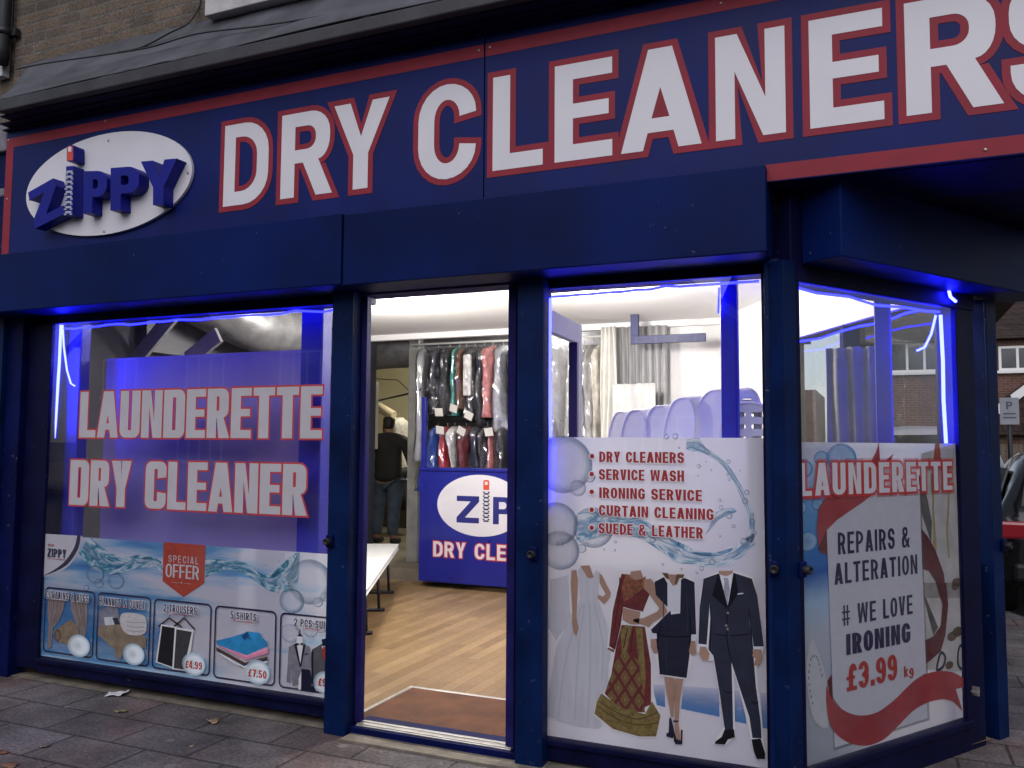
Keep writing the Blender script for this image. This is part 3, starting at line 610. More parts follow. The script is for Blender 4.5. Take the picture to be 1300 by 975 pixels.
def soft_mat(name, col, a0, a1):                       # printed fade: uv.y across the band
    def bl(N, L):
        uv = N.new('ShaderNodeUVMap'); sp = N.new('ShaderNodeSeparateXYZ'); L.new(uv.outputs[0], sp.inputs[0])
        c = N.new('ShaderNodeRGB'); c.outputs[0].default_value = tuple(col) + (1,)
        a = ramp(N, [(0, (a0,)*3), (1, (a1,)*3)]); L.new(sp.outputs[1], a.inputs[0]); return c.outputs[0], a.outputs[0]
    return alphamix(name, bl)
def glow_mat(name, col, a):
    def bl(N, L):
        uv = N.new('ShaderNodeUVMap'); ln = N.new('ShaderNodeVectorMath'); ln.operation = 'LENGTH'; L.new(uv.outputs[0], ln.inputs[0])
        c = N.new('ShaderNodeRGB'); c.outputs[0].default_value = tuple(col) + (1,)
        r = ramp(N, [(0, (a,)*3), (.55, (a*.75,)*3), (1, (0,)*3)]); L.new(ln.outputs['Value'], r.inputs[0]); return c.outputs[0], r.outputs[0]
    return alphamix(name, bl)
TEAL = water_mat('water_teal', (.0, .10, .17), (.03, .27, .38), (.35, .62, .72), 6)
BLUEW = water_mat('water_blue', (.03, .13, .26), (.14, .34, .52), (.55, .68, .78), 5)
BUB = bubble_mat('bubble_print', (.06, .22, .36), (.45, .62, .72))
BUBG = bubble_mat('bubble_grey', (.12, .20, .32), (.55, .60, .68), .7, .22)
BUBW = bubble_mat('bubble_white', (.50, .70, .82), (.80, .88, .92), .9, .9)
BUBB = bubble_mat('bubble_blue', (.02, .22, .55), (.35, .60, .80), .9, .55)
INK = pm((.012, .012, .07)); PRED = pm((.52, .045, .03)); PWHITE = pm((.80, .79, .80)); PNAVY = pm((.010, .013, .035), .15); SKIN = pm((.42, .26, .19), .08)
def poster_base(name, kind):
    m, N, L, out = newmat(name)
    b_ = N.new('ShaderNodeBsdfPrincipled'); setin(b_, 'Roughness', .45); setin(b_, 'Specular IOR Level', .3)
    tc = N.new('ShaderNodeTexCoord'); sp = N.new('ShaderNodeSeparateXYZ'); L.new(tc.outputs['Object'], sp.inputs[0])
    mp = N.new('ShaderNodeMapping'); L.new(tc.outputs['Object'], mp.inputs[0]); n = N.new('ShaderNodeTexNoise'); n.inputs['Detail'].default_value = 4; L.new(mp.outputs[0], n.inputs[0])
    if kind == 'left':                                  # printed blue and white light streaks running up to the right
        mp.inputs['Rotation'].default_value = (0, R(32), 0); mp.inputs['Scale'].default_value = (.55, 1, 4.2); n.inputs['Scale'].default_value = 1.7
        c = ramp(N, [(.24, (.03, .22, .58)), (.34, (.16, .46, .76)), (.41, (.50, .72, .88)), (.48, (.80, .84, .90)), (.8, (.86, .87, .92))])
        md = N.new('ShaderNodeMath'); md.operation = 'MULTIPLY_ADD'; L.new(sp.outputs[0], md.inputs[0]); md.inputs[1].default_value = .09; md.inputs[2].default_value = .295; ad = N.new('ShaderNodeMath'); L.new(md.outputs[0], ad.inputs[0]); L.new(n.outputs[0], ad.inputs[1]); L.new(ad.outputs[0], c.inputs[0])
    elif kind == 'right':
        n.inputs['Scale'].default_value = 1.2; c = ramp(N, [(.3, (.72, .72, .80)), (.7, (.80, .79, .84))]); L.new(n.outputs[0], c.inputs[0])
    else:                                               # printed sky-blue block on the left fading to pale grey
        n.inputs['Scale'].default_value = 2.2
        ad = N.new('ShaderNodeMath'); ad.operation = 'MULTIPLY_ADD'; L.new(n.outputs[0], ad.inputs[0]); ad.inputs[1].default_value = .14; L.new(sp.outputs[2], ad.inputs[2])
        c = ramp(N, [(.0, (.42, .47, .50)), (.44, (.55, .62, .68)), (.55, (.42, .66, .85)), (.64, (.008, .14, .50)), (.74, (.02, .24, .62)), (.90, (.22, .52, .78)), (1.0, (.36, .60, .80))])
        mr = N.new('ShaderNodeMapRange'); mr.inputs[1].default_value = .16; mr.inputs[2].default_value = 1.56; L.new(ad.outputs[0], mr.inputs[0]); L.new(mr.outputs[0], c.inputs[0])
        mr2 = N.new('ShaderNodeMapRange'); mr2.inputs[1].default_value = .28; mr2.inputs[2].default_value = .5; L.new(sp.outputs[0], mr2.inputs[0])
        mx = N.new('ShaderNodeMix'); mx.data_type = 'RGBA'; L.new(mr2.outputs[0], mx.inputs[0]); L.new(c.outputs[0], mx.inputs[6]); mx.inputs[7].default_value = (.70, .69, .72, 1)
        mz = N.new('ShaderNodeMapRange'); mz.inputs[1].default_value = 1.32; mz.inputs[2].default_value = 1.52; L.new(sp.outputs[2], mz.inputs[0])
        m2 = N.new('ShaderNodeMix'); m2.data_type = 'RGBA'; L.new(mz.outputs[0], m2.inputs[0]); L.new(mx.outputs[2], m2.inputs[6]); m2.inputs[7].default_value = (.66, .70, .78, 1)
        class _c: outputs = [m2.outputs[2]]
        c = _c
    L.new(c.outputs[0], b_.inputs['Base Color'])
    t = N.new('ShaderNodeBsdfTranslucent'); L.new(c.outputs[0], t.inputs[0]); mx = N.new('ShaderNodeMixShader'); mx.inputs[0].default_value = .30
    L.new(b_.outputs[0], mx.inputs[1]); L.new(t.outputs[0], mx.inputs[2]); L.new(mx.outputs[0], out.inputs[0]); return m
class Art:                                              # layers of print on one flat poster; y grows towards the viewer
    def __init__(s, root, uvf, y0): s.root = root; s.uvf = uvf; s.y = y0
    def P(s, pts): return [s.uvf(*p) for p in pts]
    def mesh(s, name, m, fn, parent=None):
        s.y -= .00035; b_ = MB(); fn(b_, s.y); return b_.build(name, m, parent or s.root)
    def poly(s, name, m, polys, parent=None): return s.mesh(name, m, lambda b_, y: [b_.sheet([s.P(p)], y) for p in polys], parent)
    def discs(s, name, m, lst, parent=None):            # (px, py, r_px)
        def fn(b_, y):
            for px, py, r in lst:
                a = s.uvf(px - r, py); c = s.uvf(px + r, py); d = s.uvf(px, py - r); e = s.uvf(px, py + r); k = s.uvf(px, py)
                b_.disc(k[0], k[1], abs(c[0] - a[0]) / 2, abs(d[1] - e[1]) / 2, y)
        return s.mesh(name, m, fn, parent)
    def band(s, name, m, A, B, parent=None): return s.mesh(name, m, lambda b_, y: b_.strip(s.P(A), s.P(B), y), parent)
    def bands(s, name, m, lst, parent=None): return s.mesh(name, m, lambda b_, y: [b_.strip(s.P(A), s.P(B), y) for A, B in lst], parent)
    def words(s, name, m, lst, d=0, parent=None, hh=None, **k):  # (string, px left top, px right bottom)
        def fn(b_, y):
            for st, (xa, ya), (xb, yb) in lst:
                ym = (ya + yb) / 2; a = s.uvf(xa, ym)[0]; c = s.uvf(xb, ym)[0]; zt = s.uvf(xa, ya)[1]; zb = s.uvf(xb, yb)[1] if hh is None else s.uvf(xa, ya + hh / 2.9545)[1]
                put_text(b_, text(st, a, c, zb, zt, **k), y, d)
        return s.mesh(name, m, fn, parent)
    def line(s, b_, pts, w, y):
        pts = [Vector(p) for p in pts]; L_ = []; R_ = []
        for i, p in enumerate(pts):
            t = (pts[min(i+1, len(pts)-1)] - pts[max(i-1, 0)]).normalized(); nn = Vector((-t.y, t.x)) * w / 2; L_.append(tuple(p + nn)); R_.append(tuple(p - nn))
        b_.strip(L_, R_, y)
def smooth(pts, k=6):
    out = []; n = len(pts); V = [Vector(p) for p in pts]
    for i in range(n - 1):
        a, b_, c, d = V[max(i-1, 0)], V[i], V[i+1], V[min(i+2, n-1)]
        for j in range(k):
            t = j / k; out.append(tuple(.5 * ((2*b_) + (c-a)*t + (2*a-5*b_+4*c-d)*t*t + (3*b_-a-3*c+d)*t**3)))
    out.append(tuple(V[-1])); return out
def sclose(pts, k=4):
    n = len(pts); V = [Vector(p) for p in pts]; out = []
    for i in range(n):
        a, b_, c, d = V[i-1], V[i], V[(i+1) % n], V[(i+2) % n]
        for j in range(k):
            t = j / k; out.append(tuple(.5 * ((2*b_) + (c-a)*t + (2*a-5*b_+4*c-d)*t*t + (3*b_-a-3*c+d)*t**3)))
    return out
def Z(x0, y0, sc): return lambda *pts: [(x0 + p[0] / sc, y0 + p[1] / sc) for p in pts]

# ================================================================ window lettering
def decal(label, rows, y=-.0012):
    t = thing('window_lettering', label, 'window lettering', group='big vinyl words on the left window')
    for st, xa, xb, zb, zt in rows:
        g_ = text(st, xa, xb, zb, zt, w=.56, t=.235, tb=.16, r=.16, gap=.045)
        m = MB(); put_text(m, g_, y, .0105); m.build('letter_outline', mat('vinyl_red', (.50, .05, .06), .5, .06, 8), t)
        m = MB(); put_text(m, g_, y - .0008); m.build('letter_face', mat('vinyl_white', (.52, .50, .53), .5, .05, 8), t)
decal('large white word LAUNDERETTE with red edges on the left window', [('LAUNDERETTE', -4.800, -2.890, 1.575, 1.872)])
decal('large white words DRY CLEANER with red edges on the left window', [('DRY CLEANER', -4.865, -2.982, 1.138, 1.428)])

# ================================================================ left poster: special offer
pl = thing('special_offer_poster', 'wide blue special offer poster with priced garments along the bottom of the left window', 'poster', (0, 0, 0))
ul, ur, zb, zt = -5.078, -2.80, .148, .932
PT = .012
m = MB(); m.sheet(rect(ul, zb, ur, zt), PT); m.build('poster_sheet', poster_base('poster_left', 'left'), pl)
a = Art(pl, frontUV, PT - .0006)
zl = Z(0, 645, 2.9545)
a.poly('corner_patch', PWHITE, [zl((160,97),(303,105)) + zl(*smooth([(303,105),(290,160),(255,215),(205,245),(157,258)]))[1:]])
cur = smooth([(298,104),(287,155),(250,210),(200,240),(155,256)]); a.band('corner_arc', INK, zl(*cur), zl(*smooth([(284,104),(272,150),(236,202),(192,236),(155,254)])))
a.bands('water_splash', TEAL, [(zl(*smooth([(330,107),(380,150),(450,185),(520,175),(570,185),(605,205)])), zl(*smooth([(290,170),(340,225),(420,250),(490,232),(560,222),(605,245)]))),
    (zl(*smooth([(765,190),(840,195),(920,205),(985,250),(1050,215),(1085,180),(1118,165)])), zl(*smooth([(765,262),(850,232),(930,258),(990,305),(1060,318),(1110,290),(1120,172)])))])
a.discs('bubble', BUB, [zl((1158,278))[0] + (29,), zl((1188,355))[0] + (6.5,), zl((1215,335))[0] + (6,), zl((430,275))[0] + (10.5,), zl((352,250))[0] + (11.5,), zl((366,283))[0] + (6,), zl((318,300))[0] + (4,), zl((1090,350))[0] + (16,)])
a.mesh('droplets', pm((.25, .45, .58)), lambda b_, y: [b_.disc(*frontUV(*zl((px, py))[0]), .0035, .0035, y, 8) for px, py in ((425,195),(465,240),(470,265),(560,170),(590,180),(800,180),(880,265),(950,225),(990,215),(1040,200),(905,280),(1060,175),(505,160),(530,150),(780,175))])
a.bands('blue_fade', soft_mat('blue_fade_up', (.015, .20, .52), .72, .0), [(zl((157,262),(300,285),(450,330),(600,420)), zl((150,430),(300,455),(450,480),(600,470)))])
a.bands('blue_fade', soft_mat('blue_fade_down', (.02, .24, .56), .12, .72), [(zl((150,430),(300,455),(450,480),(600,470)), zl((146,548),(300,572),(450,592),(600,612)))])
a.poly('offer_badge', pm((.60, .075, .04), .12), [zl((609,128),(767,140),(762,282),(684,335),(606,275))])
BM = Art.words
a.words('badge_lettering', PWHITE, [('OFFER', zl((617,208))[0], zl((743,268))[0])], hh=51, w=.5, t=.14, tb=.11, r=.38, gap=.07)
a.words('badge_lettering', PWHITE, [('SPECIAL', zl((628,176))[0], zl((741,207))[0])], hh=27, w=.55, t=.12, tb=.1, r=.4, gap=.28)
a.mesh('badge_star', PWHITE, lambda b_, y: (b_.disc(*frontUV(*zl((677,281))[0]), .006, .006, y, 4), b_.sheet([a.P(zl((640,278),(668,281),(668,282),(640,279)))], y), b_.sheet([a.P(zl((686,282),(712,285),(712,286),(686,283)))], y)))
a.words('corner_lettering', INK, [('ZIPPY', zl((174,151))[0], zl((244,184))[0])], hh=32, w=.5, t=.2, tb=.15, r=.36, gap=.1)
a.words('corner_lettering', PRED, [('NEW', zl((176,134))[0], zl((198,144))[0]), ('DRY CLEANERS', zl((174,187))[0], zl((243,197))[0])], w=.55, t=.16, tb=.15, r=.36, gap=.14)
# framed panels
def panel_frame(b_, y, tl, tr, br, bl, w=.011, rad=.035):
    q = [frontUV(*p) for p in zl(tl, tr, br, bl)]; x0 = (q[0][0] + q[3][0]) / 2; x1 = (q[1][0] + q[2][0]) / 2; z1_ = (q[0][1] + q[1][1]) / 2; z0 = (q[2][1] + q[3][1]) / 2
    o_ = fillet([(x0,z0,rad),(x0,z1_,rad),(x1,z1_,rad),(x1,z0,rad)], 5); i2 = fillet([(x0+w,z0+w,rad-w),(x0+w,z1_-w,rad-w),(x1-w,z1_-w,rad-w),(x1-w,z0+w,rad-w)], 5)
    b_.sheet([o_, i2], y)
FR = [((166,294),(353,314),(347,566),(157,540)), ((364,314),(563,335),(557,598),(355,570)), ((574,337),(792,362),(784,634),(566,602)), ((803,364),(1036,388),(1029,672),(797,638)), ((1049,388),(1290,418),(1290,710),(1042,674))]
for f_ in FR: a.mesh('panel_frame', INK, lambda b_, y: panel_frame(b_, y, *f_))
# curtains and rug
CURT = mat('print_curtain', (.32, .25, .23), .6, .35, 30, stretch=(3, 1, .4), trans=.1); TANP = mat('print_tan', (.34, .24, .13), .6, .3, 22, trans=.1)
a.poly('curtain_picture', CURT, [zl((180,322),(243,328),(236,380),(215,428),(196,450),(190,520),(175,532),(180,440),(176,400)), zl((262,330),(324,336),(326,400),(322,440),(318,482),(300,485),(298,462),(280,430),(264,380))])
a.mesh('curtain_fold', pm((.15, .11, .10)), lambda b_, y: [a.line(b_, a.P(zl(*p)), .0045, y) for p in (((200,326),(197,390),(188,430)),((216,328),(212,385),(195,440)),((229,330),(226,370),(205,430)),((278,334),(286,390),(304,440)),((294,335),(300,390),(310,440)),((308,336),(314,390),(316,445)))])
a.poly('rug_picture', TANP, [zl((200,462),(262,418),(286,440),(298,478),(262,518),(225,505),(206,485))])
a.mesh('rug_end', pm((.16, .09, .04)), lambda b_, y: (b_.disc(*frontUV(*zl((214,478))[0]), .03, .042, y, 20)))
a.mesh('rug_end', TANP, lambda b_, y: (b_.disc(*frontUV(*zl((214,478))[0]), .018, .026, y, 20)))
# bed and folded duvets
a.poly('bed_picture', pm((.30, .30, .36), .2), [zl((370,395),(400,368),(440,376),(450,430),(395,445),(368,440))])
a.poly('bed_picture', pm((.62, .64, .70), .1), [zl((388,410),(424,408),(428,440),(394,442))]); a.poly('bed_picture', pm((.03, .04, .06), .1), [zl((420,412),(440,412),(450,438),(430,440))])
a.poly('bed_picture', mat('print_spread', (.24, .185, .13), .6, .3, 16, trans=.1), [zl((368,442),(450,436),(548,486),(545,525),(470,525),(448,570),(430,556),(428,530),(366,476))])
a.poly('duvet_picture', mat('print_duvet', (.58, .55, .56), .6, .15, 22, stretch=(1, 1, 4), trans=.1), [zl(*sclose([(455,398),(500,394),(544,410),(542,470),(480,474),(452,440)]))])
a.mesh('duvet_fold', pm((.36, .34, .37)), lambda b_, y: [a.line(b_, a.P(zl(*smooth(p))), .005, y) for p in (((472,424),(500,430),(542,428)),((474,442),(505,448),(541,446)),((474,458),(505,464),(541,460)))])
# trousers
a.mesh('hanger_picture', pm((.05, .02, .02)), lambda b_, y: [a.line(b_, a.P(zl(*p)), .011, y) for p in (((594,444),(634,412),(682,448)),((650,446),(690,412),(730,456)))])
a.mesh('hanger_picture', pm((.08, .05, .05)), lambda b_, y: [a.line(b_, a.P(zl(*p)), .005, y) for p in (((634,412),(636,402),(642,402)),((690,412),(692,402),(698,404)))])
a.poly('trousers_picture', PWHITE, [zl((604,436),(662,446),(660,470),(652,602),(640,598),(584,578))]); a.poly('trousers_picture', pm((.016, .015, .018), .3), [zl((608,442),(658,450),(646,596),(590,576))])
a.poly('trousers_picture', PWHITE, [zl((656,448),(726,458),(718,520),(700,610),(646,604))]); a.poly('trousers_picture', mat('print_grey_wool', (.035, .033, .035), .7, .4, 20, stretch=(4, 1, 1)), [zl((662,454),(720,464),(690,606),(652,600))])
# shirts
for col, pts in (('26324a', [(812,535),(905,598),(1004,575),(1004,560),(905,582),(812,522)]), ('dfe3ea', [(812,540),(880,585),(925,602),(1004,580),(1004,572),(915,592),(830,545)]), ('5b4038', [(812,530),(880,572),(925,588),(1004,565),(1004,556),(920,580),(814,522)]), ('e38fb0', [(814,512),(920,570),(1006,545),(1006,526),(925,552),(816,505)]), ('f0a9c0', [(816,502),(925,558),(1006,532),(1006,520),(925,548),(816,497)])):
    a.poly('shirt_picture', pm(col, .1), [zl(*pts)])
a.poly('shirt_picture', mat('print_shirt_blue', (.02, .26, .55), .6, .25, 14, trans=.1), [zl((812,497),(868,484),(912,470),(930,462),(976,468),(984,486),(1004,502),(1002,520),(926,552),(816,512))])
a.poly('collar_picture', pm((.01, .07, .22)), [zl((906,480),(930,464),(936,478),(920,496))]); a.poly('collar_picture', pm((.03, .12, .30)), [zl((932,476),(948,494),(926,488))])
# suits
a.discs('bubble', BUBG, [zl((1090,470))[0] + (12,), zl((1165,455))[0] + (10,), zl((1205,445))[0] + (8,)])
GREY = mat('print_suit_grey', (.20, .20, .23), .7, .2, 30, trans=.1)
a.poly('suit_picture', GREY, [zl((1085,520),(1108,508),(1140,508),(1164,520),(1172,570),(1168,602),(1130,610),(1126,660),(1100,668),(1092,600),(1092,655),(1076,652))])
a.poly('suit_picture', PWHITE, [zl((1112,506),(1140,506),(1138,560),(1128,590)), zl((1116,480),(1136,480),(1138,506),(1114,506)), zl((1122,640),(1132,612),(1130,680),(1122,682))])
a.poly('suit_picture', PNAVY, [zl((1105,510),(1114,506),(1130,590),(1127,600)), zl((1140,506),(1148,512),(1132,596),(1128,588)), zl((1114,504),(1126,509),(1138,503),(1138,516),(1126,510),(1114,517)), zl((1132,602),(1166,606),(1172,650),(1190,690),(1132,684)), zl((1144,546),(1160,544),(1160,548),(1144,551)), zl((1125,454),(1129,454),(1129,470),(1139,482),(1116,480),(1125,470))])
a.poly('suit_picture', pm((.10, .10, .11), .2), [zl((1172,530),(1210,508),(1260,515),(1260,680),(1200,660),(1170,668))]); a.poly('suit_picture', PNAVY, [zl((1208,492),(1225,488),(1240,492),(1240,514),(1212,514)), zl((1170,540),(1178,532),(1178,660),(1170,656))])
a.poly('suit_picture', PWHITE, [zl((1208,516),(1228,520),(1224,560))]); a.poly('suit_picture', PRED, [zl((1214,520),(1224,520),(1226,560),(1218,570),(1212,545))])
a.discs('price_bubble', BUBW, [zl((298,516))[0] + (14.5,), zl((504,548))[0] + (14,), zl((729,585))[0] + (15,), zl((968,615))[0] + (16,), zl((1222,655))[0] + (15,)])
a.words('price', PRED, [('£4.99', zl((698,569))[0], zl((761,600))[0]), ('£7.50', zl((934,601))[0], zl((1003,634))[0]), ('£9.99', zl((1196,636))[0], zl((1268,672))[0])], hh=29, w=.56, t=.22, tb=.17, r=.4, gap=.1)
HEAD = [('CURTAINS & RUGS', zl((177,308))[0], zl((337,342))[0]), ('BLANKET & DUVET', zl((376,332))[0], zl((548,368))[0]), ('2 TROUSERS', zl((617,358))[0], zl((742,392))[0]), ('5 SHIRTS', zl((868,385))[0], zl((965,418))[0]), ('2 PCS SUIT', zl((1106,412))[0], zl((1236,444))[0])]
a.words('heading_outline', PWHITE, HEAD, .003, hh=29, w=.5, t=.175, tb=.14, r=.36, gap=.13); a.words('panel_heading', INK, HEAD, hh=29, w=.5, t=.175, tb=.14, r=.36, gap=.13)
a.words('panel_subheading', PRED, [('DRY CLEAN', zl((440,366))[0], zl((482,375))[0]), ('DRY CLEAN', zl((652,394))[0], zl((702,403))[0]), ('WASH & PRESS', zl((880,419))[0], zl((950,431))[0]), ('DRY CLEAN', zl((1148,447))[0], zl((1202,459))[0])], w=.55, t=.17, tb=.15, r=.36, gap=.14)

# ================================================================ right poster: services and four outfits
pr = thing('services_poster', 'tall pale poster listing services in red above four headless dressed figures', 'poster')
m = MB(); m.sheet(rect(-1.545, .128, -.487, 1.586), PT); m.build('poster_sheet', poster_base('poster_right', 'right'), pr)
a = Art(pr, frontUV, PT - .0006)
z5 = Z(685, 545, 1300 / 290); z6 = Z(690, 700, 3.9); z7 = Z(810, 700, 3.612)
a.bands('water_pool', soft_mat('pool_blue', (.06, .20, .48), .95, .15), [(z7((70,612),(120,616)), z7((74,705),(122,718))), (z7((205,620),(368,632)), z7((195,725),(372,762))), (z7((440,640),(480,645)), z7((440,782),(495,794))), (z7((560,650),(605,655)), z7((570,812),(605,820)))])
a.discs('bubble', BUBG, [z5((130,200))[0] + (37,), z5((110,690))[0] + (25,), z5((90,540))[0] + (28,)] + [z5((p, q))[0] + (r,) for p, q, r in ((213,335,10.5),(283,272,7),(235,680,6),(300,560,26))])
Wp = lambda *p: z5(*smooth(p))
a.bands('water_splash', BLUEW, [
    (Wp((835,60),(900,50),(940,100),(1060,190),(1130,290),(1180,390),(1215,490),(1222,590),(1215,650)), Wp((830,110),(870,125),(930,135),(1020,190),(1090,280),(1150,400),(1185,500),(1185,590),(1165,630))),
    (Wp((215,475),(300,470),(420,480),(500,505),(580,510),(660,560),(740,620),(830,660),(900,690),(1000,700),(1100,670),(1220,590)), Wp((205,630),(260,635),(350,612),(450,600),(560,622),(640,665),(710,715),(770,760),(870,770),(990,790),(1100,765),(1225,660))),
    (Wp((1000,475),(1050,455),(1095,450),(1120,470)), Wp((940,600),(980,560),(1010,520),(1060,495)))])
dots = [(903,210,2.6),(1072,185,2.8),(1067,256,2),(1077,286,2.2),(1030,445,3),(1022,405,2.4),(1077,493,4),(1177,360,3.5),(1168,410,4),(1208,485,2.3),(1212,525,3.2),(1160,640,4.6),(640,630,4),(980,757,4.4),(918,793,3.2),(698,770,1.8),(805,797,1.6),(428,642,2),(268,658,2.4),(1100,552,2.6),(925,95,2.2),(950,127,3.6),(892,818,1.8),(1222,590,2.6),(790,105,1.6),(770,40,4),(720,42,3.4),(425,690,1.6),(363,685,1.3),(1140,235,1),(1025,610,1.4),(945,185,1),(900,265,1),(975,232,1.2)]
a.discs('droplet', bubble_mat('droplet_print', (.08, .13, .22), (.55, .66, .76), 1.0, .25), [z5((p, q))[0] + (r,) for p, q, r in dots])
# wedding dress
DRESS = mat('print_dress', (.60, .61, .66), .6, .07, 14, stretch=(3, 1, .4), trans=.15)
a.poly('wedding_dress_picture', soft_mat('veil', (.55, .57, .64), .45, .45), [z6((30,140),(120,120),(130,340),(60,440),(20,380))])
a.poly('wedding_dress_picture', DRESS, [z6((166,96),(180,78),(212,132),(240,128),(256,92),(278,108),(272,160),(268,240),(290,300),(330,420),(325,640),(262,760),(290,868),(268,882),(180,872),(100,850),(18,822),(22,700),(60,480),(130,320),(178,240),(170,160))])
a.mesh('dress_fold', pm((.50, .51, .57)), lambda b_, y: [a.line(b_, a.P(z6(*smooth(p))), .006, y) for p in (((200,260),(170,500),(150,840)),((225,260),(230,500),(215,860)),((250,260),(290,460),(285,640)),((190,260),(110,520),(70,820)))])
a.poly('arm_picture', SKIN, [z6((136,95),(160,94),(168,150),(160,330),(172,380),(160,424),(146,405),(138,360),(140,320),(132,160)), z6((274,108),(288,120),(330,205),(328,228),(298,264),(264,232),(268,215),(292,226),(304,212),(276,160)), z6((178,72),(225,70),(246,128),(232,135),(214,130))])
# sari
def sari_mat():
    m_, N, L, out = newmat('print_sari'); b_ = N.new('ShaderNodeBsdfPrincipled'); L.new(b_.outputs[0], out.inputs[0]); setin(b_, 'Roughness', .6)
    tc = N.new('ShaderNodeTexCoord'); sp = N.new('ShaderNodeSeparateXYZ'); L.new(tc.outputs['Object'], sp.inputs[0])
    def tri(sgn):
        ma = N.new('ShaderNodeMath'); ma.operation = 'MULTIPLY_ADD'; L.new(sp.outputs[0], ma.inputs[0]); ma.inputs[1].default_value = 1.5 * sgn; L.new(sp.outputs[2], ma.inputs[2])
        di = N.new('ShaderNodeMath'); di.operation = 'MULTIPLY'; L.new(ma.outputs[0], di.inputs[0]); di.inputs[1].default_value = 10.0
        pp = N.new('ShaderNodeMath'); pp.operation = 'PINGPONG'; L.new(di.outputs[0], pp.inputs[0]); pp.inputs[1].default_value = .5; return pp
    mn = N.new('ShaderNodeMath'); mn.operation = 'MINIMUM'; L.new(tri(1).outputs[0], mn.inputs[0]); L.new(tri(-1).outputs[0], mn.inputs[1])
    n = N.new('ShaderNodeTexNoise'); n.inputs['Scale'].default_value = 90; L.new(tc.outputs['Object'], n.inputs[0])
    ad = N.new('ShaderNodeMath'); ad.operation = 'MULTIPLY_ADD'; L.new(n.outputs[0], ad.inputs[0]); ad.inputs[1].default_value = .16; L.new(mn.outputs[0], ad.inputs[2])
    c = ramp(N, [(.19, (.12, .011, .013)), (.25, (.19, .12, .032)), (.42, (.14, .075, .022)), (.5, (.22, .15, .05))]); L.new(ad.outputs[0], c.inputs[0]); L.new(c.outputs[0], b_.inputs['Base Color']); return m_
SARI = sari_mat(); MAROON = mat('print_maroon', (.13, .012, .014), .6, .35, 40); GOLDP = mat('print_gold', (.19, .135, .038), .55, .4, 60); GOLDR = mat('print_gold_red', (.22, .07, .03), .55, .6, 70)
a.poly('sari_halo', PWHITE, [z6((372,105),(440,92),(520,135),(590,210),(625,290),(560,360),(520,392),(530,520),(545,700),(560,770),(582,820),(560,925),(470,925),(330,885),(244,812),(260,740),(318,700),(320,560),(336,500),(312,475),(330,300),(358,200))])
a.poly('sari_picture', MAROON, [z6((384,112),(430,118),(470,150),(500,140),(525,210),(490,300),(440,290),(390,275),(380,370),(352,490),(322,470),(340,300),(362,200))])
a.poly('sari_picture', GOLDR, [z6((405,112),(430,120),(470,140),(505,125),(500,175),(440,225),(395,250),(385,180)), z6((318,478),(350,490),(345,502),(314,485))])
a.poly('sari_picture', MAROON, [z6((385,365),(500,375),(530,560),(530,760),(440,800),(320,720),(335,600),(360,460))])
a.poly('sari_picture', SARI, [z6((370,500),(395,480),(440,520),(495,560),(500,800),(380,790),(300,705),(330,620))])
a.poly('sari_picture', GOLDP, [z6((455,378),(488,380),(505,640),(495,700),(470,560)), z6((285,705),(380,775),(500,808),(535,745),(578,815),(556,918),(470,918),(340,880),(250,806),(262,745)), z6((380,395),(405,365),(440,370),(425,420),(405,520),(385,500))])
a.mesh('sari_pleat', pm((.08, .008, .01)), lambda b_, y: [a.line(b_, a.P(z6(*p)), .005, y) for p in (((415,380),(395,480)),((440,390),(430,500)),((392,270),(370,400),(345,480)),((376,130),(372,230),(350,380)))])
a.mesh('sari_hem', pm((.12, .075, .02)), lambda b_, y: [a.line(b_, a.P(z6(*smooth(p))), .006, y) for p in (((265,768),(370,835),(470,860),(570,850)),((272,745),(380,808),(470,832),(560,800)))])
a.poly('arm_picture', SKIN, [z6((497,140),(530,135),(570,190),(622,285),(600,315),(540,355),(520,378),(500,368),(440,348),(448,335),(490,332),(560,300),(572,282),(520,210),(495,185)), z6((390,278),(440,292),(478,300),(470,362),(430,362),(390,340)), z6((432,100),(480,94),(492,128),(455,145),(425,125))])
# woman in a black skirt suit
a.poly('suit_picture', PWHITE, [z7((72,135),(105,95),(215,95),(262,140),(272,380),(225,590),(96,570),(50,360),(140,290))])
a.poly('suit_picture', PNAVY, [z7((75,140),(118,118),(135,150),(150,290),(192,285),(196,130),(212,122),(258,142),(266,380),(244,395),(236,470),(222,582),(98,565),(88,440),(58,360),(148,272),(80,200))])
a.poly('suit_picture', pm((.72, .74, .80)), [z7((134,110),(194,110),(190,280),(134,272)), z7((56,374),(84,378),(86,402),(54,400)), z7((244,382),(264,382),(264,406),(242,404))])
a.poly('arm_picture', SKIN, [z7((58,402),(82,404),(92,470),(72,470),(58,440)), z7((242,412),(262,410),(266,470),(246,480),(232,460)), z7((132,105),(185,108),(172,150),(160,160),(146,140)), z7((120,575),(160,580),(170,660),(160,760),(150,760),(128,640)), z7((162,585),(206,585),(192,680),(184,790),(196,870),(170,870),(166,790),(168,660))])
a.poly('hair_picture', pm((.16, .09, .045), .3), [z7((108,98),(136,100),(142,130),(128,124)), z7((176,105),(212,106),(206,124),(190,122),(176,155),(166,152))])
a.poly('shoe_picture', PNAVY, [z7((142,768),(150,760),(160,800),(168,840),(160,858),(130,850),(128,838),(140,830)), z7((160,776),(184,776),(186,784),(160,784)), z7((166,830),(176,862),(196,868),(196,818),(204,820),(202,886),(172,886),(163,870))])
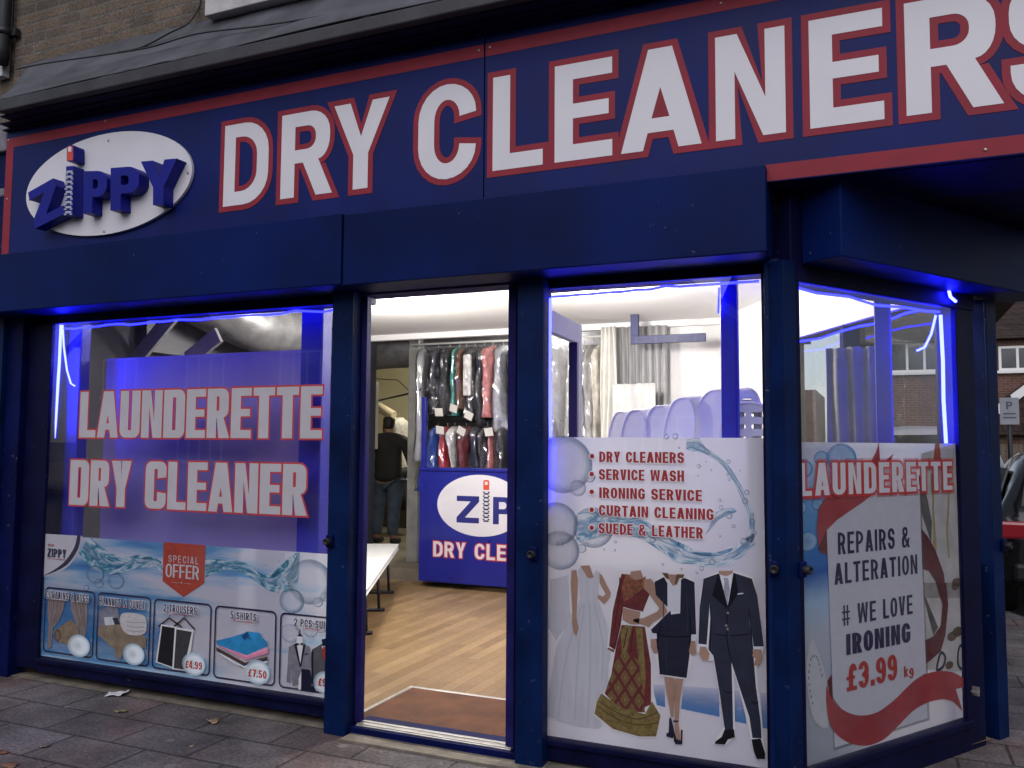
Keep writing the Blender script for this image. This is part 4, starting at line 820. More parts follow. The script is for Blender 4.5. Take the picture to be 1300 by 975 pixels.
# man in a navy suit
a.poly('suit_picture', PWHITE, [z7((300,120),(372,90),(440,88),(530,120),(580,440),(545,530),(560,700),(575,860),(590,940),(560,962),(520,880),(480,700),(440,560),(445,850),(400,892),(345,885),(395,800),(345,500),(320,505),(270,460),(285,200))])
a.poly('suit_picture', mat('print_navy_suit', (.010, .013, .035), .6, .3, 12), [z7((300,126),(368,102),(410,250),(436,98),(522,126),(545,200),(577,436),(530,438),(506,260),(512,330),(528,470),(540,620),(562,780),(566,858),(524,856),(510,760),(470,640),(428,510),(432,640),(436,818),(398,820),(372,640),(345,480),(322,450),(332,300),(328,240),(314,428),(276,424),(282,260))])
a.poly('suit_picture', pm((.74, .76, .82)), [z7((368,102),(402,112),(436,95),(432,160),(410,250),(384,180)), z7((276,424),(314,428),(314,440),(278,436)), z7((530,436),(570,438),(566,450),(532,446)), z7((446,194),(482,190),(482,195),(446,200))])
a.mesh('suit_fold', pm((.030, .036, .066)), lambda b_, y: [a.line(b_, a.P(z7(*smooth(p))), .0035, y) for p in (((404,520),(406,640),(410,800)),((470,500),(510,660),(540,840)),((300,200),(296,300),(292,410)),((536,210),(552,320),(560,420)),((345,330),(360,400),(365,440)),((480,330),(470,400),(478,460)),((118,200),(116,280),(120,360)),((222,180),(226,280),(228,370)),((130,420),(128,500),(132,560)))])
a.mesh('suit_fold', pm((.002, .002, .006)), lambda b_, y: [a.line(b_, a.P(z7(*smooth(p))), .004, y) for p in (((330,250),(334,340),(330,440)),((508,262),(518,360),(526,450)),((414,262),(406,340),(410,420),(425,500)),((350,380),(400,386),(402,388)),((426,388),(500,380),(508,376)),((396,640),(412,650),(430,645)),((520,690),(540,700),(552,690)),((88,380),(150,392),(240,388)),((102,340),(88,430),(98,470)),((238,300),(240,380),(234,440)))])
a.poly('tie_picture', mat('print_tie', (.30, .32, .38), .6, .3, 70), [z7((392,122),(412,122),(416,135),(420,180),(410,246),(392,190),(396,140))])
a.poly('lapel_picture', pm((.003, .004, .012)), [z7((366,104),(372,102),(412,255),(405,262),(340,200)), z7((437,98),(446,104),(460,190),(418,258),(412,250))])
a.mesh('suit_button', pm((.22, .2, .2)), lambda b_, y: [b_.disc(*frontUV(*z7(p)[0]), .006, .006, y, 10) for p in ((412,282),(404,340),(410,356))])
a.poly('hand_picture', SKIN, [z7((284,436),(312,438),(328,470),(322,500),(296,498),(280,468)), z7((530,448),(564,450),(570,490),(556,522),(530,524),(540,490),(524,480)), z7((368,90),(436,88),(432,100),(404,113),(374,104))])
a.poly('shoe_picture', pm((.006, .006, .010)), [z7((396,818),(440,816),(444,852),(412,862),(398,886),(352,882),(354,872),(384,850)), z7((520,862),(562,858),(584,930),(580,952),(545,952),(532,920))])
lst = [('DRY CLEANERS', z5((340,126))[0], z5((822,192))[0]), ('SERVICE WASH', z5((338,226))[0], z5((822,297))[0]), ('IRONING SERVICE', z5((340,330))[0], z5((924,406))[0]), ('CURTAIN CLEANING', z5((338,430))[0], z5((990,518))[0]), ('SUEDE & LEATHER', z5((336,532))[0], z5((930,624))[0])]
# each line sits level on the poster: take its height at its own left end
lst = [(s_, (p[0], p[1]), (q[0], p[1] + 12.6)) for s_, p, q in lst]
def level(b_, y, d):
    for s_, p, q in lst:
        z1_ = frontUV(*p)[1]; z0 = z1_ - .0515; put_text(b_, text(s_, frontUV(p[0], (p[1]+q[1])/2)[0], frontUV(q[0], (p[1]+q[1])/2)[0], z0, z1_, w=.54, t=.205, tb=.16, r=.4, gap=.10), y, d)
a.mesh('letter_outline', PWHITE, lambda b_, y: level(b_, y, .0032)); a.mesh('service_list', pm((.40, .035, .045)), lambda b_, y: level(b_, y, 0))
a.mesh('bullet_ring', PWHITE, lambda b_, y: [b_.disc(*frontUV(*z5((p, q))[0]), .0165, .0165, y, 18) for p, q in ((299,153),(297,255),(297,356),(297,458),(297,560))])
a.mesh('bullet', pm((.40, .035, .045)), lambda b_, y: [b_.disc(*frontUV(*z5((p, q))[0]), .0115, .0115, y, 18) for p, q in ((299,153),(297,255),(297,356),(297,458),(297,560))])

# ================================================================ launderette poster on the angled window
ps = thing('launderette_poster', 'tall launderette poster with red ribbon and ironing price on the angled corner window', 'poster', VP, VA)
m = MB(); m.sheet(rect(-.045, .165, 1.226, 1.568), PT); m.build('poster_sheet', poster_base('poster_side', 'side'), ps)
a = Art(ps, sideUV, PT - .0006)
z8 = Z(1000, 550, 1161 / 250); z9 = Z(1010, 740, 4.24); z3 = Z(860, 645, 2.9545)
a.discs('bubble', BUBB, [z8((330,150))[0] + (19.5,), z8((212,150))[0] + (10,), z8((105,210))[0] + (12,), z8((85,440))[0] + (9,), z8((130,640))[0] + (13.5,), z8((190,420))[0] + (8,)])
# props on the right side of the print: measuring tape, threads, buttons, scissors
a.poly('fabric_picture', mat('print_fabric', (.58, .56, .52), .7, .2, 8, trans=.1), [z8((800,120),(1000,60),(1030,560),(1035,975),(800,975),(790,400)), z9((700,0),(905,0),(918,480),(715,470))])
a.poly('ruler_picture', pm((.12, .11, .10), .3), [z8((783,250),(808,250),(862,520),(858,650),(800,470)), z9((700,80),(712,80),(778,240),(752,285))])
a.bands('tape_picture', pm((.45, .36, .12), .2), [(z8((852,240),(864,400),(880,520),(890,690)), z8((864,240),(876,400),(866,520),(872,690))), (z8((950,200),(955,400),(945,580),(960,740)), z8((962,200),(966,400),(956,580),(968,735)))])
a.poly('spool_picture', pm((.45, .09, .05), .2), [z8((880,60),(905,60),(912,120),(914,160),(870,160),(874,120))])
a.discs('button_picture', pm((.12, .065, .03), .35), [z9((882,265))[0] + (6.5,), z9((852,290))[0] + (6,), z9((838,445))[0] + (5,), z8((1005,880))[0] + (5.5,), z9((870,20))[0] + (5,)])
a.mesh('scissor_picture', pm((.02, .025, .045)), lambda b_, y: [a.line(b_, a.P(z9(*sclose(p) + [sclose(p)[0]])), .016, y) for p in (((890,350),(925,345),(915,460),(885,440)),((790,380),(815,400),(805,450),(770,470)))])
# iron
a.poly('iron_picture', pm((.50, .52, .54)), [z9(*sclose([(68,375),(88,360),(80,520),(95,660),(75,560),(52,470)]))])
a.poly('iron_picture', pm((.66, .67, .68)), [z9(*sclose([(95,305),(140,400),(175,520),(180,640),(185,772),(140,775),(100,720),(76,600),(68,460)]))])
a.mesh('iron_hole', pm((.25, .26, .28)), lambda b_, y: [b_.disc(*sideUV(*z9(p)[0]), .005, .007, y, 8) for p in ((90,415),(98,400),(110,395),(122,402),(130,418),(84,445),(80,480),(79,515),(82,550),(86,585),(92,615),(100,650),(135,440),(142,470),(150,500))])
# ribbon behind the card
a.poly('ribbon_picture', pm((.13, .012, .014), .25), [z8((795,560),(835,610),(880,690),(930,830),(945,975),(910,975),(880,870),(840,810),(800,800)), z9((770,0),(820,0),(830,120),(815,280),(790,370),(710,440),(705,310),(750,290),(790,230),(800,120)), z9((180,530),(205,490),(212,640),(190,600))])
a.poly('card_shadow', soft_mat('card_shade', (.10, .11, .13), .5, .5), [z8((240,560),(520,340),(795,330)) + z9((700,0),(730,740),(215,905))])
a.poly('card', pm((.70, .70, .74)), [z8((238,560),(300,500),(520,350),(785,340)) + z9((692,0),(718,730),(218,890))])
RIB = mat('print_ribbon', (.42, .035, .04), .5, .18, 5, trans=.1)
a.poly('ribbon_picture', pm((.16, .015, .015), .2), [z8((188,680),(205,610),(238,570),(242,720),(205,705))])
a.poly('ribbon_picture', RIB, [z8((500,160),(528,110),(545,50),(552,170),(540,300),(520,350),(460,400),(300,510),(230,580),(190,670),(178,560),(190,440),(240,370),(330,340)), z8((580,165),(632,120),(610,170))])
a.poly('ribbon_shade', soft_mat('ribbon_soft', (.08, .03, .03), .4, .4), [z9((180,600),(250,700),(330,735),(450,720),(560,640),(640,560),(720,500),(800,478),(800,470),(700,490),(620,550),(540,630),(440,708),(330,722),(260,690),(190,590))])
top = smooth([(172,555),(205,630),(270,690),(350,715),(440,700),(530,640),(600,570),(670,510),(760,478),(850,482),(918,520)]); bot = smooth([(172,640),(185,740),(225,815),(300,865),(390,878),(480,845),(560,770),(640,690),(720,645),(800,628),(860,640)])
a.poly('ribbon_picture', RIB, [z9(*(top + [(918,560),(868,572),(905,690),(860,640)] + bot[::-1][1:]))])
def sidetext(s_, TLp, BRp, zt_=None, **k):             # level line of text: top-left and bottom-right pixels
    u0 = sideUV(TLp[0], TLp[1])[0]; u1 = sideUV(BRp[0], BRp[1])[0]; zt_ = sideUV(*TLp)[1]; zb_ = sideUV(*BRp)[1]; return text(s_, u0, u1, zb_, zt_, **k)
kw = dict(w=.50, t=.17, tb=.14, r=.38, gap=.13)
a.mesh('card_lettering', INK, lambda b_, y: [put_text(b_, sidetext(s_, z8(p)[0], z8(q)[0], **kw), y) for s_, p, q in (('REPAIRS &', (301,586), (726,672)), ('ALTERATION', (280,770), (772,828)))])
a.mesh('card_lettering', INK, lambda b_, y: put_text(b_, sidetext('# WE LOVE', z9((254,124))[0], z9((636,166))[0], **kw), y))
a.mesh('card_lettering', INK, lambda b_, y: put_text(b_, sidetext('IRONING', z9((277,278))[0], z9((624,318))[0], w=.54, t=.235, tb=.17, r=.38, gap=.1), y))
a.mesh('price', PRED, lambda b_, y: (put_text(b_, sidetext('£3.99', z9((278,442))[0], z9((553,520))[0], w=.56, t=.225, tb=.16, r=.4, gap=.1), y)))
a.mesh('price_unit', PRED, lambda b_, y: (put_text(b_, sidetext('kg', z9((588,450))[0], z9((640,497))[0], w=.6, t=.17, tb=.13, r=.36, gap=.13), y)))
a.mesh('price_unit', pm((.35, .3, .34)), lambda b_, y: (put_text(b_, sidetext('/', z9((565,450))[0], z9((582,510))[0], w=.6, t=.08), y)))
gl = sidetext('LAUNDERETTE', z8((72,176))[0], z8((975,333))[0], w=.56, t=.215, tb=.15, r=.24, gap=.13)
a.mesh('letter_glow', soft_mat('red_glow_a', (.55, .05, .05), .35, .35), lambda b_, y: put_text(b_, gl, y, .020))
a.mesh('letter_glow', soft_mat('red_glow_b', (.50, .04, .04), .8, .8), lambda b_, y: put_text(b_, gl, y, .011))
a.mesh('heading', pm((.62, .60, .64)), lambda b_, y: put_text(b_, gl, y))

# ================================================================ lit blue LED rope
def led(label, pts, r=.0065, wob=0.0, sd=0):
    rnd = random.Random(sd); P_ = [Vector(p) for p in pts]
    t = MB(); t.tube(P_, r, 6); o = t.build('led_strip', LEDT if ('top' in label or 'along' in label) else (LEDC if 'door leaf' in label else LEDM)); return tag(o, label, 'LED strip', 'blue LED strips around the windows')
def sag(a, b, n, amp, sd):
    a = Vector(a); b = Vector(b); return [a.lerp(b, i/n) + Vector((0, 0, amp * noise.noise(Vector((i*.55 + sd, sd, 0))))) for i in range(n + 1)]
led('blue LED rope along the top of the left window', sag((-5.06, .06, 2.312), (-2.84, .06, 2.316), 22, .02, 2))
p0 = onY(78, 400, .05); p1 = onY(69, 556, .05); led('bright blue LED rope hanging down the left edge of the left window', [p0, p0.lerp(p1, .4) + Vector((.006, 0, 0)), p1], .009)
led('loose end of blue LED rope curving inside the left window', [onY(79, 404, .06), onY(81, 440, .07), onY(85, 470, .08), onY(90, 487, .08), onY(95, 490, .09)], .006)
led('short blue LED end above the left window', [onY(78, 390, -.02), onY(80, 397, -.02)], .010)
led('blue LED rope across the top of the right window', sag((-1.525, .05, 2.305), (-.50, .05, 2.316), 14, .012, 5))
led('blue LED rope running down beside the open door leaf', [(-1.530, .04, 2.295), (-1.534, .04, 1.95), (-1.528, .04, 1.6), (-1.53, .04, 1.25)], .008)
led('blue LED rope along the inner post of the right window', [onY(913, 365, .19), onY(912, 398, .19)], .005)
def sv(u, z, off): return VP + VD * u + Vector((0, 0, z)) - VN * off
led('blue LED rope across the top of the angled corner window', [sv(u, z, .05) for u, z in ((-.03, 2.276), (.15, 2.262), (.40, 2.270), (.62, 2.25), (.85, 2.262), (1.05, 2.262), (1.18, 2.268))])
led('bright blue LED rope hanging down the right edge of the corner window', [sv(1.175, 2.25, .04), sv(1.185, 2.0, .04), sv(1.18, 1.8, .04), sv(1.192, 1.57, .04)], .009)
led('loose end of blue LED rope beside the corner window edge', [sv(1.165, 2.25, .06), sv(1.15, 2.15, .08), sv(1.12, 2.08, .10), sv(1.08, 2.06, .12)], .006)
led('blue LED rope along the top of the inner side window', [A_ + SD * s_ + Vector((-.05, -.02, 2.30 + .01 * math.sin(s_*9))) for s_ in (.0, .25, .5, .75, 1.0, 1.3, 1.6, 1.9, 2.2)], .007)
led('short blue LED end poking out above the corner window', [sv(1.135, 2.372, -.03), sv(1.15, 2.335, -.03), sv(1.20, 2.315, -.03)], .008)

# ================================================================ things behind the left window
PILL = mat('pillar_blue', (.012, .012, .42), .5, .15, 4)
def post(label, a_, b_): m = MB(); m.box(a_, b_); return tag(m.build('window_post', PILL, None, bevel=.01), label, 'post')
post('blue lit post inside the left end of the left window', (-5.28, .135, .03), (-4.985, .22, 2.73))
post('blue lit post inside the right end of the left window', (-3.175, .16, .05), (-3.02, .26, 2.73))
post('blue lit post inside the right window beside the baskets', (-.705, .20, .05), (-.625, .27, 2.73))
p = sv(1.06, 0, .30); post('blue lit post inside the angled corner window', (p.x - .045, p.y - .03, .05), (p.x + .04, p.y + .04, 2.73))
m = MB(); m.box((-4.928, .30, .55), (-3.235, .318, 2.125)); tag(m.build('display_board', mat('board_led_tint', (.31, .25, .57), .6, .06, 2), None, bevel=.003), 'large plain board with lilac LED light put into its colour, behind the launderette lettering', 'board')  # board colour carries the lilac cast of the LED light
DUCTM = mat('duct_foil', (.13, .13, .13), .42, .25, 9, .2, 30, metal=.55)
def duct(label, pts, r, m_=DUCTM, pitch=.045):
    V = smooth3(pts, 14); b_ = MB(); ln = 0; rs = []
    dense = []
    for i in range(len(V) - 1):
        k = max(1, int((V[i+1] - V[i]).length / (pitch / 2)));  dense += [V[i].lerp(V[i+1], j/k) for j in range(k)]
    rs = [r * (1 + .035 * (i % 2)) for i in range(len(dense))]; b_.tube(dense, rs, 22); return tag(b_.build('duct', m_), label, 'duct')
def smooth3(pts, k):
    V = [Vector(p) for p in pts]; out = []; n = len(V)
    for i in range(n - 1):
        a_, b_, c, d = V[max(i-1, 0)], V[i], V[i+1], V[min(i+2, n-1)]
        for j in range(k):
            t = j / k; out.append(.5 * ((2*b_) + (c-a_)*t + (2*a_-5*b_+4*c-d)*t*t + (3*b_-a_-3*c+d)*t**3))
    out.append(V[-1]); return out
duct('ribbed silver foil duct under the ceiling above the lilac tinted board', [(-5.02, .75, 2.86), (-4.98, 1.15, 2.72), (-4.92, 1.8, 2.56), (-4.95, 2.4, 2.55), (-5.1, 2.9, 2.52)], .22)
duct('dark grey foil duct across the back of the shop', [(-6.7, 5.1, 2.60), (-6.2, 5.05, 2.66), (-5.6, 5.0, 2.71), (-4.9, 5.15, 2.72), (-3.8, 5.35, 2.74), (-2.3, 5.4, 2.74)], .235, mat('duct_dark', (.13, .13, .14), .42, .3, 8, .2, 30, metal=.4))
tmb = mat('grey_batten', (.17, .17, .17), .7, .2, 6)
for lab, q0, q1, w_ in (('pale leaning batten in the dark behind the left window, nearest the duct', (178, 448), (214, 404), .06), ('second pale leaning batten beside the silver duct', (246, 449), (272, 428), .06)):
    c0 = onY(*q0, .85); c1 = onY(*q1, .85); b_ = MB(); d_ = (c1 - c0); c0 -= d_ * .35; d_ = d_ * 1.5; n_ = Vector((-d_.z, 0, d_.x)).normalized() * w_
    b_.add([c0 - n_, c0 + n_, c0 + d_ + n_, c0 + d_ - n_, c0 - n_ + Vector((0, .03, 0)), c0 + n_ + Vector((0, .03, 0)), c0 + d_ + n_ + Vector((0, .03, 0)), c0 + d_ - n_ + Vector((0, .03, 0))], [(0,3,2,1),(4,5,6,7),(0,1,5,4),(1,2,6,5),(2,3,7,6),(3,0,4,7)])
    tag(b_.build('batten', tmb), lab, 'batten')
b_ = MB(); b_.box((-5.28, .9, 2.25), (-5.2, 3.9, 2.74)); tag(b_.build('dark_boarding', mat('dark_boards', (.035, .036, .042), .6, .3, 5, stretch=(1, 1, 8)), None), 'dark boarding on the wall behind the silver duct', 'boarding')

# ================================================================ doorway: mat, bench, counter
b_ = MB(); q = [onZ(446, 919, .036), onZ(520, 875, .036), onZ(643, 893, .036), onZ(646, 944, .036)]
q[0] = Vector((-2.60, .05, .036)); q[3] = Vector((-1.72, .05, .036)); q[2] = Vector((-1.72, .74, .036)); q[1] = Vector((-2.60, .74, .036))
MATB = mat('coir_brown', (.125, .052, .024), .95, .35, 5, .8, 220)
t = thing('door_mat', 'brown coir door mat inside the open doorway', 'door mat', (-2.16, .40, .031), R(0))
b_ = MB(); b_.box((-.535, -.345, 0), (.44, .32, .010)); b_.build('mat_surface', MATB, t)
b_ = MB()
b_.box((-.56, .32, 0), (.46, .345, .014)); b_.box((-.56, -.345, 0), (-.535, .32, .014)); b_.build('mat_edging', CHROME, t, bevel=.002)
t = thing('folding_bench', 'low white folding bench with black legs just inside the doorway', 'bench', (-3.9, 2.2, .03), 0)
# right-hand edge of the top runs along the line of its three visible feet
fA = onZ(497, 752, .03); fB = onZ(467, 808, .03); dr = (fB - fA).normalized(); nr = Vector((dr.y, -dr.x, 0))
if nr.x > 0: nr = -nr
t.location = (fA.x, fA.y, .03); t.rotation_euler = (0, 0, math.atan2(dr.y, dr.x)); flip = 1 if (Matrix.Rotation(t.rotation_euler[2], 3, 'Z') @ Vector((0, 1, 0))).dot(nr) > 0 else -1
HB = .47
b_ = MB(); c = fillet([(-.18, -.05 * flip, .05), (3.0, -.05 * flip, .05), (3.0, .55 * flip, .05), (-.18, .55 * flip, .05)], 4)
n = len(c); b_.add([(x, y, HB) for x, y in c] + [(x, y, HB - .045) for x, y in c], [tuple(range(n)) if flip > 0 else tuple(reversed(range(n))), tuple(reversed(range(n, 2*n))) if flip > 0 else tuple(range(n, 2*n))] + [(i, n+i, n+(i+1) % n, (i+1) % n) for i in range(n)]); b_.build('bench_top', WHITEP, t, bevel=.008)
for xx in (.08, 1.0, 1.95, 2.8):
    b_ = MB(); b_.tube([(xx, .02 * flip, .02), (xx, .04 * flip, HB - .045)], .014); b_.tube([(xx, -.03 * flip, .018), (xx, .5 * flip, .018)], .016); b_.tube([(xx, .46 * flip, .02), (xx, .44 * flip, HB - .045)], .014); b_.build('bench_leg', BLACK, t)
CB = mat('counter_blue', (.014, .018, .21), .3, .08, 3)
cx0, cx1, cyf = -4.545, -1.9, 4.0
ct = thing('service_counter', 'dark blue shop counter with white oval logo reading ZIPPY and white words DRY CLEANERS', 'counter', (0, 4.05, .05))
zc0, zc1 = .045, 1.215
b_ = MB(); b_.box((cx0, 0, zc0), (cx1, .03, zc1)); b_.build('front_panel', CB, ct, bevel=.003)
b_ = MB(); b_.box((cx0, .03, zc0), (cx0 + .03, .24, zc1)); b_.box((cx0 - .0, -.02, zc1), (cx1, .28, zc1 + .03)); b_.build('counter_top', CB, ct, bevel=.004)
def cuv(px, py): p = onY(px, py, 4.05); return (p.x, p.z - .05)
def cz(x, y): return (430 + x / 2.9545, 645 + y / 2.9545)
zz = lambda x, y: cuv(440 + x / 3.75, 460 + y / 3.75)
L_ = zz(432, 690); T_ = zz(740, 540); B_ = zz(740, 838); ry = (T_[1] - B_[1]) / 2; rx = .50; oc2 = (L_[0] + rx, (T_[1] + B_[1]) / 2 + .005)
b_ = MB(); b_.sheet([[(oc2[0] + rx * math.cos(2*PI*j/56), oc2[1] + ry * math.sin(2*PI*j/56)) for j in range(56)]], -.0015); b_.build('oval_emblem', SIGNW, ct)
zl_ = zz(524, 762); zr_ = zz(632, 638); hz = zr_[1] - zl_[1]; ww = zr_[0] - zl_[0]
pz = zz(697, 762)[0]
b_ = MB(); put_text(b_, [[[(zl_[0] + p[0] * ww / .8, zl_[1] + p[1] * hz) for p in k] for k in glyph('Z', .8, .22, .2, .1)]], -.003)
for i, ch in enumerate('PPY'): put_text(b_, [[[(pz + i * .215 + p[0] * hz, zl_[1] + p[1] * hz) for p in k] for k in glyph(ch, .78, .24, .18, .3)]], -.003)
b_.build('emblem_lettering', mat('emblem_navy', (.016, .02, .16), .4, .1, 5), ct)
b_ = MB(); xa, xb = zz(650, 700)[0], zz(680, 700)[0]; za, zb_ = zz(665, 762)[1], zz(665, 614)[1]
for k in range(8):
    h_ = (zb_ - za) / 8; b_.sheet(rect(xa + .006, za + k*h_ + h_*.12, xb - .006, za + k*h_ + h_*.55), -.003); b_.sheet(rect(xa - .004, za + k*h_ + h_*.6, xa + .018, za + k*h_ + h_*.92), -.003); b_.sheet(rect(xb - .018, za + k*h_ + h_*.6, xb + .004, za + k*h_ + h_*.92), -.003)
b_.build('zip_emblem', mat('zip_ink', (.02, .022, .07), .4, .1, 5), ct)
b_ = MB(); q0 = zz(651, 607); q1 = zz(680, 560); b_.sheet([fillet([q0 + (.006,), (q1[0], q0[1], .006), q1 + (.02,), (q0[0], q1[1], .02)]), [(q0[0] + .018, q1[1] - .052), (q1[0] - .018, q1[1] - .052), (q1[0] - .018, q1[1] - .018), (q0[0] + .018, q1[1] - .018)]], -.003); b_.build('zip_pull', mat('pull_orange', (.62, .08, .04), .4, .1, 5), ct)
q0 = zz(413, 930); q1 = zz(590, 860); dz = q1[1] - q0[1]; dx0 = cz(355, 0)[0]
tx0 = cuv(*cz(355, 160))[0]; tx1 = cuv(*cz(640, 160))[0]; full = (tx1 - tx0) * 1.72; zt2 = cuv(*cz(480, 131))[1]; zb2 = cuv(*cz(480, 189))[1]
gt = text('DRY CLEANERS', tx0, tx0 + full, zb2, zt2, w=.68, t=.2, tb=.17, r=.36, gap=.14)
b_ = MB(); put_text(b_, gt, -.0015, .011); b_.build('letter_outline', mat('counter_red', (.45, .04, .04), .4, .1, 5), ct); b_ = MB(); put_text(b_, gt, -.003); b_.build('counter_lettering', SIGNW, ct)
b_ = MB(); q0 = onY(536, 595, 4.1); q1 = onY(541, 488, 4.1); b_.box((q0.x, 4.07, 1.29), (q0.x + .045, 4.12, 2.05)); tag(b_.build('counter_post', CB, None, bevel=.004), 'slim blue upright post at the left end of the counter', 'post')
b_ = MB(); b_.box((onY(516.5, 600, 4.8).x, 4.8, .16), (onY(530, 600, 4.8).x, 4.92, 3.0)); o = b_.build('concrete_column', mat('column_grey', (.30, .30, .28), .8, .25, 5), None, bevel=.01); tag(o, 'pale grey square column between the back room and the hanging clothes', 'column')
b_ = MB(); c0 = onY(470, 500, 5.6); b_.box((-6.75, 5.5, 1.35), (-6.02, 5.75, 2.25)); o = b_.build('wall_cabinet', mat('cabinet_white', (.55, .55, .53), .5, .1, 3), None, bevel=.01); tag(o, 'white cabinet edge on the left of the back room behind the door frame', 'cabinet')
o.location = (-.13, 0, .12)
b_ = MB(); a0 = onY(474, 510, 6.0); a1 = onY(522, 499, 5.2); b_.tube([a0, a1], .012); tag(b_.build('black_pipe', BLACK), 'thin black slanting pipe above the head of the man', 'pipe')
b_ = MB(); b_.tube(smooth3([onY(466, 480, 5.9), onY(495, 482, 5.7), onY(505, 483, 5.5), onY(518, 495, 5.2), onY(528, 500, 4.9), onY(535, 493, 4.3)], 6), .006, 6); tag(b_.build('hanging_cable', BLACK), 'thin dark cable looping across the back room to the blue post', 'cable')

# ================================================================ hanging clothes
def cloth(name, col, rough=.75): return mat('cloth_' + name, col, rough, .3, 14, .25, 40)
COVER = PLASTIC
rnd = random.Random(11)
t = thing('clothes_rail', 'long white clothes rail under the ceiling above the counter', 'clothes rail', (0, 4.62, 2.70))
b_ = MB(); b_.tube([(-5.0, 0, 0), (-2.2, 0, 0)], .013); b_.build('rail_bar', WHITEP, t)
for xx in (-4.9, -3.4, -2.25):
    b_ = MB(); b_.tube([(xx, 0, .012), (xx, 0, .35)], .008); b_.build('rail_hanger', WHITEP, t)
t = thing('lower_clothes_rail', 'dark lower clothes rail just above the counter', 'clothes rail', (0, 4.55, 1.80))
b_ = MB(); b_.tube([(-4.75, 0, 0), (-2.3, 0, 0)], .013); b_.build('rail_bar', BLACK, t)
for xx in (-4.72, -2.33):
    b_ = MB(); b_.tube([(xx, 0, -1.77), (xx, 0, .0)], .014); b_.build('rail_leg', BLACK, t)
def garment(name, cat, label, group, x, y, ztop, zbot, wx, col, wy=.42, cover=True, cardz=None, lean=0.0, white_top=False, spread=1.0):
    t_ = thing(name, label, cat, (x, y, ztop), rnd.uniform(-.12, .12), group); L_ = ztop - zbot; sd = rnd.random() * 50
    def body(mb, inflate, wob):
        rs = []; N_ = 22; K = 18
        for k in range(K):
            f = k / (K - 1); z = -.055 - f * (L_ - .055)
            sh = min(1, f / .10) ** .6; e = (.22 + .78 * sh)
            hw = wx * (.40 + .10 * math.sin(f * 5 + sd)) * (.55 + .45 * sh) * (1 + (spread - 1) * f) + inflate; hd = wy * .5 * e * (1 - .12 * f) + inflate
            rg = []
            for j in range(N_):
                an = 2 * PI * j / N_; q = 1 + wob * noise.noise(Vector((math.cos(an) * 2.2 + sd, math.sin(an) * 2.2, f * 2.5))) + wob * .6 * noise.noise(Vector((an * 3 + sd, f * 9, sd)))
                rg.append(Vector((math.cos(an) * hw * q + lean * f, math.sin(an) * hd * q - (.05 if math.sin(an) < 0 else 0) * sh * .0, z)))
            rs.append(rg)
        mb.rings(rs)
    b_ = MB(); body(b_, 0, .32); b_.build('cloth_body', col, t_)
    b_ = MB(); b_.tube([(0, 0, -.075), (0, 0, -.01), (.0, .018, .012), (0, .03, 0), (0, .03, -.012)], .003, 5); b_.tube([(0, -wy * .42, -.11), (0, 0, -.065), (0, wy * .42, -.11)], .005, 5); b_.build('hanger', STEEL, t_)
    if white_top:
        b_ = MB(); b_.box((-wx * .30, -wy * .53, -.62), (wx * .22, -wy * .40, -.16)); b_.build('shirt_front', cloth('white', (.68, .67, .64)), t_, bevel=.02)
    if cover:
        b_ = MB(); body(b_, .018, .42); b_.build('plastic_cover', COVER, t_)
    if cardz is not None:
        b_ = MB(); M_ = Matrix.Translation((rnd.uniform(-.01, .04), -wy * .55 - .02, cardz - ztop)) @ Matrix.Rotation(rnd.uniform(-.5, .5), 4, 'Y') @ Matrix.Rotation(.25, 4, 'X'); b_.box((-.05, -.001, -.045), (.05, .001, .045), M_); b_.build('paper_ticket', mat('ticket_paper', (.70, .68, .62), .7, .05, 9), t_)
    return t_
G1 = 'clothes in plastic on the upper rail'
navy = cloth('navy', (.018, .020, .032)); blackc = cloth('black', (.014, .014, .016)); teal = cloth('teal', (.08, .42, .36)); brown = cloth('brown', (.13, .055, .025)); char = cloth('charcoal', (.035, .033, .038))
pink = cloth('pink', (.72, .28, .26)); grey = cloth('pale_grey', (.42, .43, .46)); white = cloth('white', (.68, .67, .64)); red = cloth('red', (.42, .02, .03)); royal = cloth('royal', (.02, .09, .42)); maroon = cloth('maroon', (.14, .02, .025)); clearc = mat('bag_grey', (.45, .46, .46), .3, .2, 9)
def gx(px, py=470, y=4.6): return onY(px, py, y).x
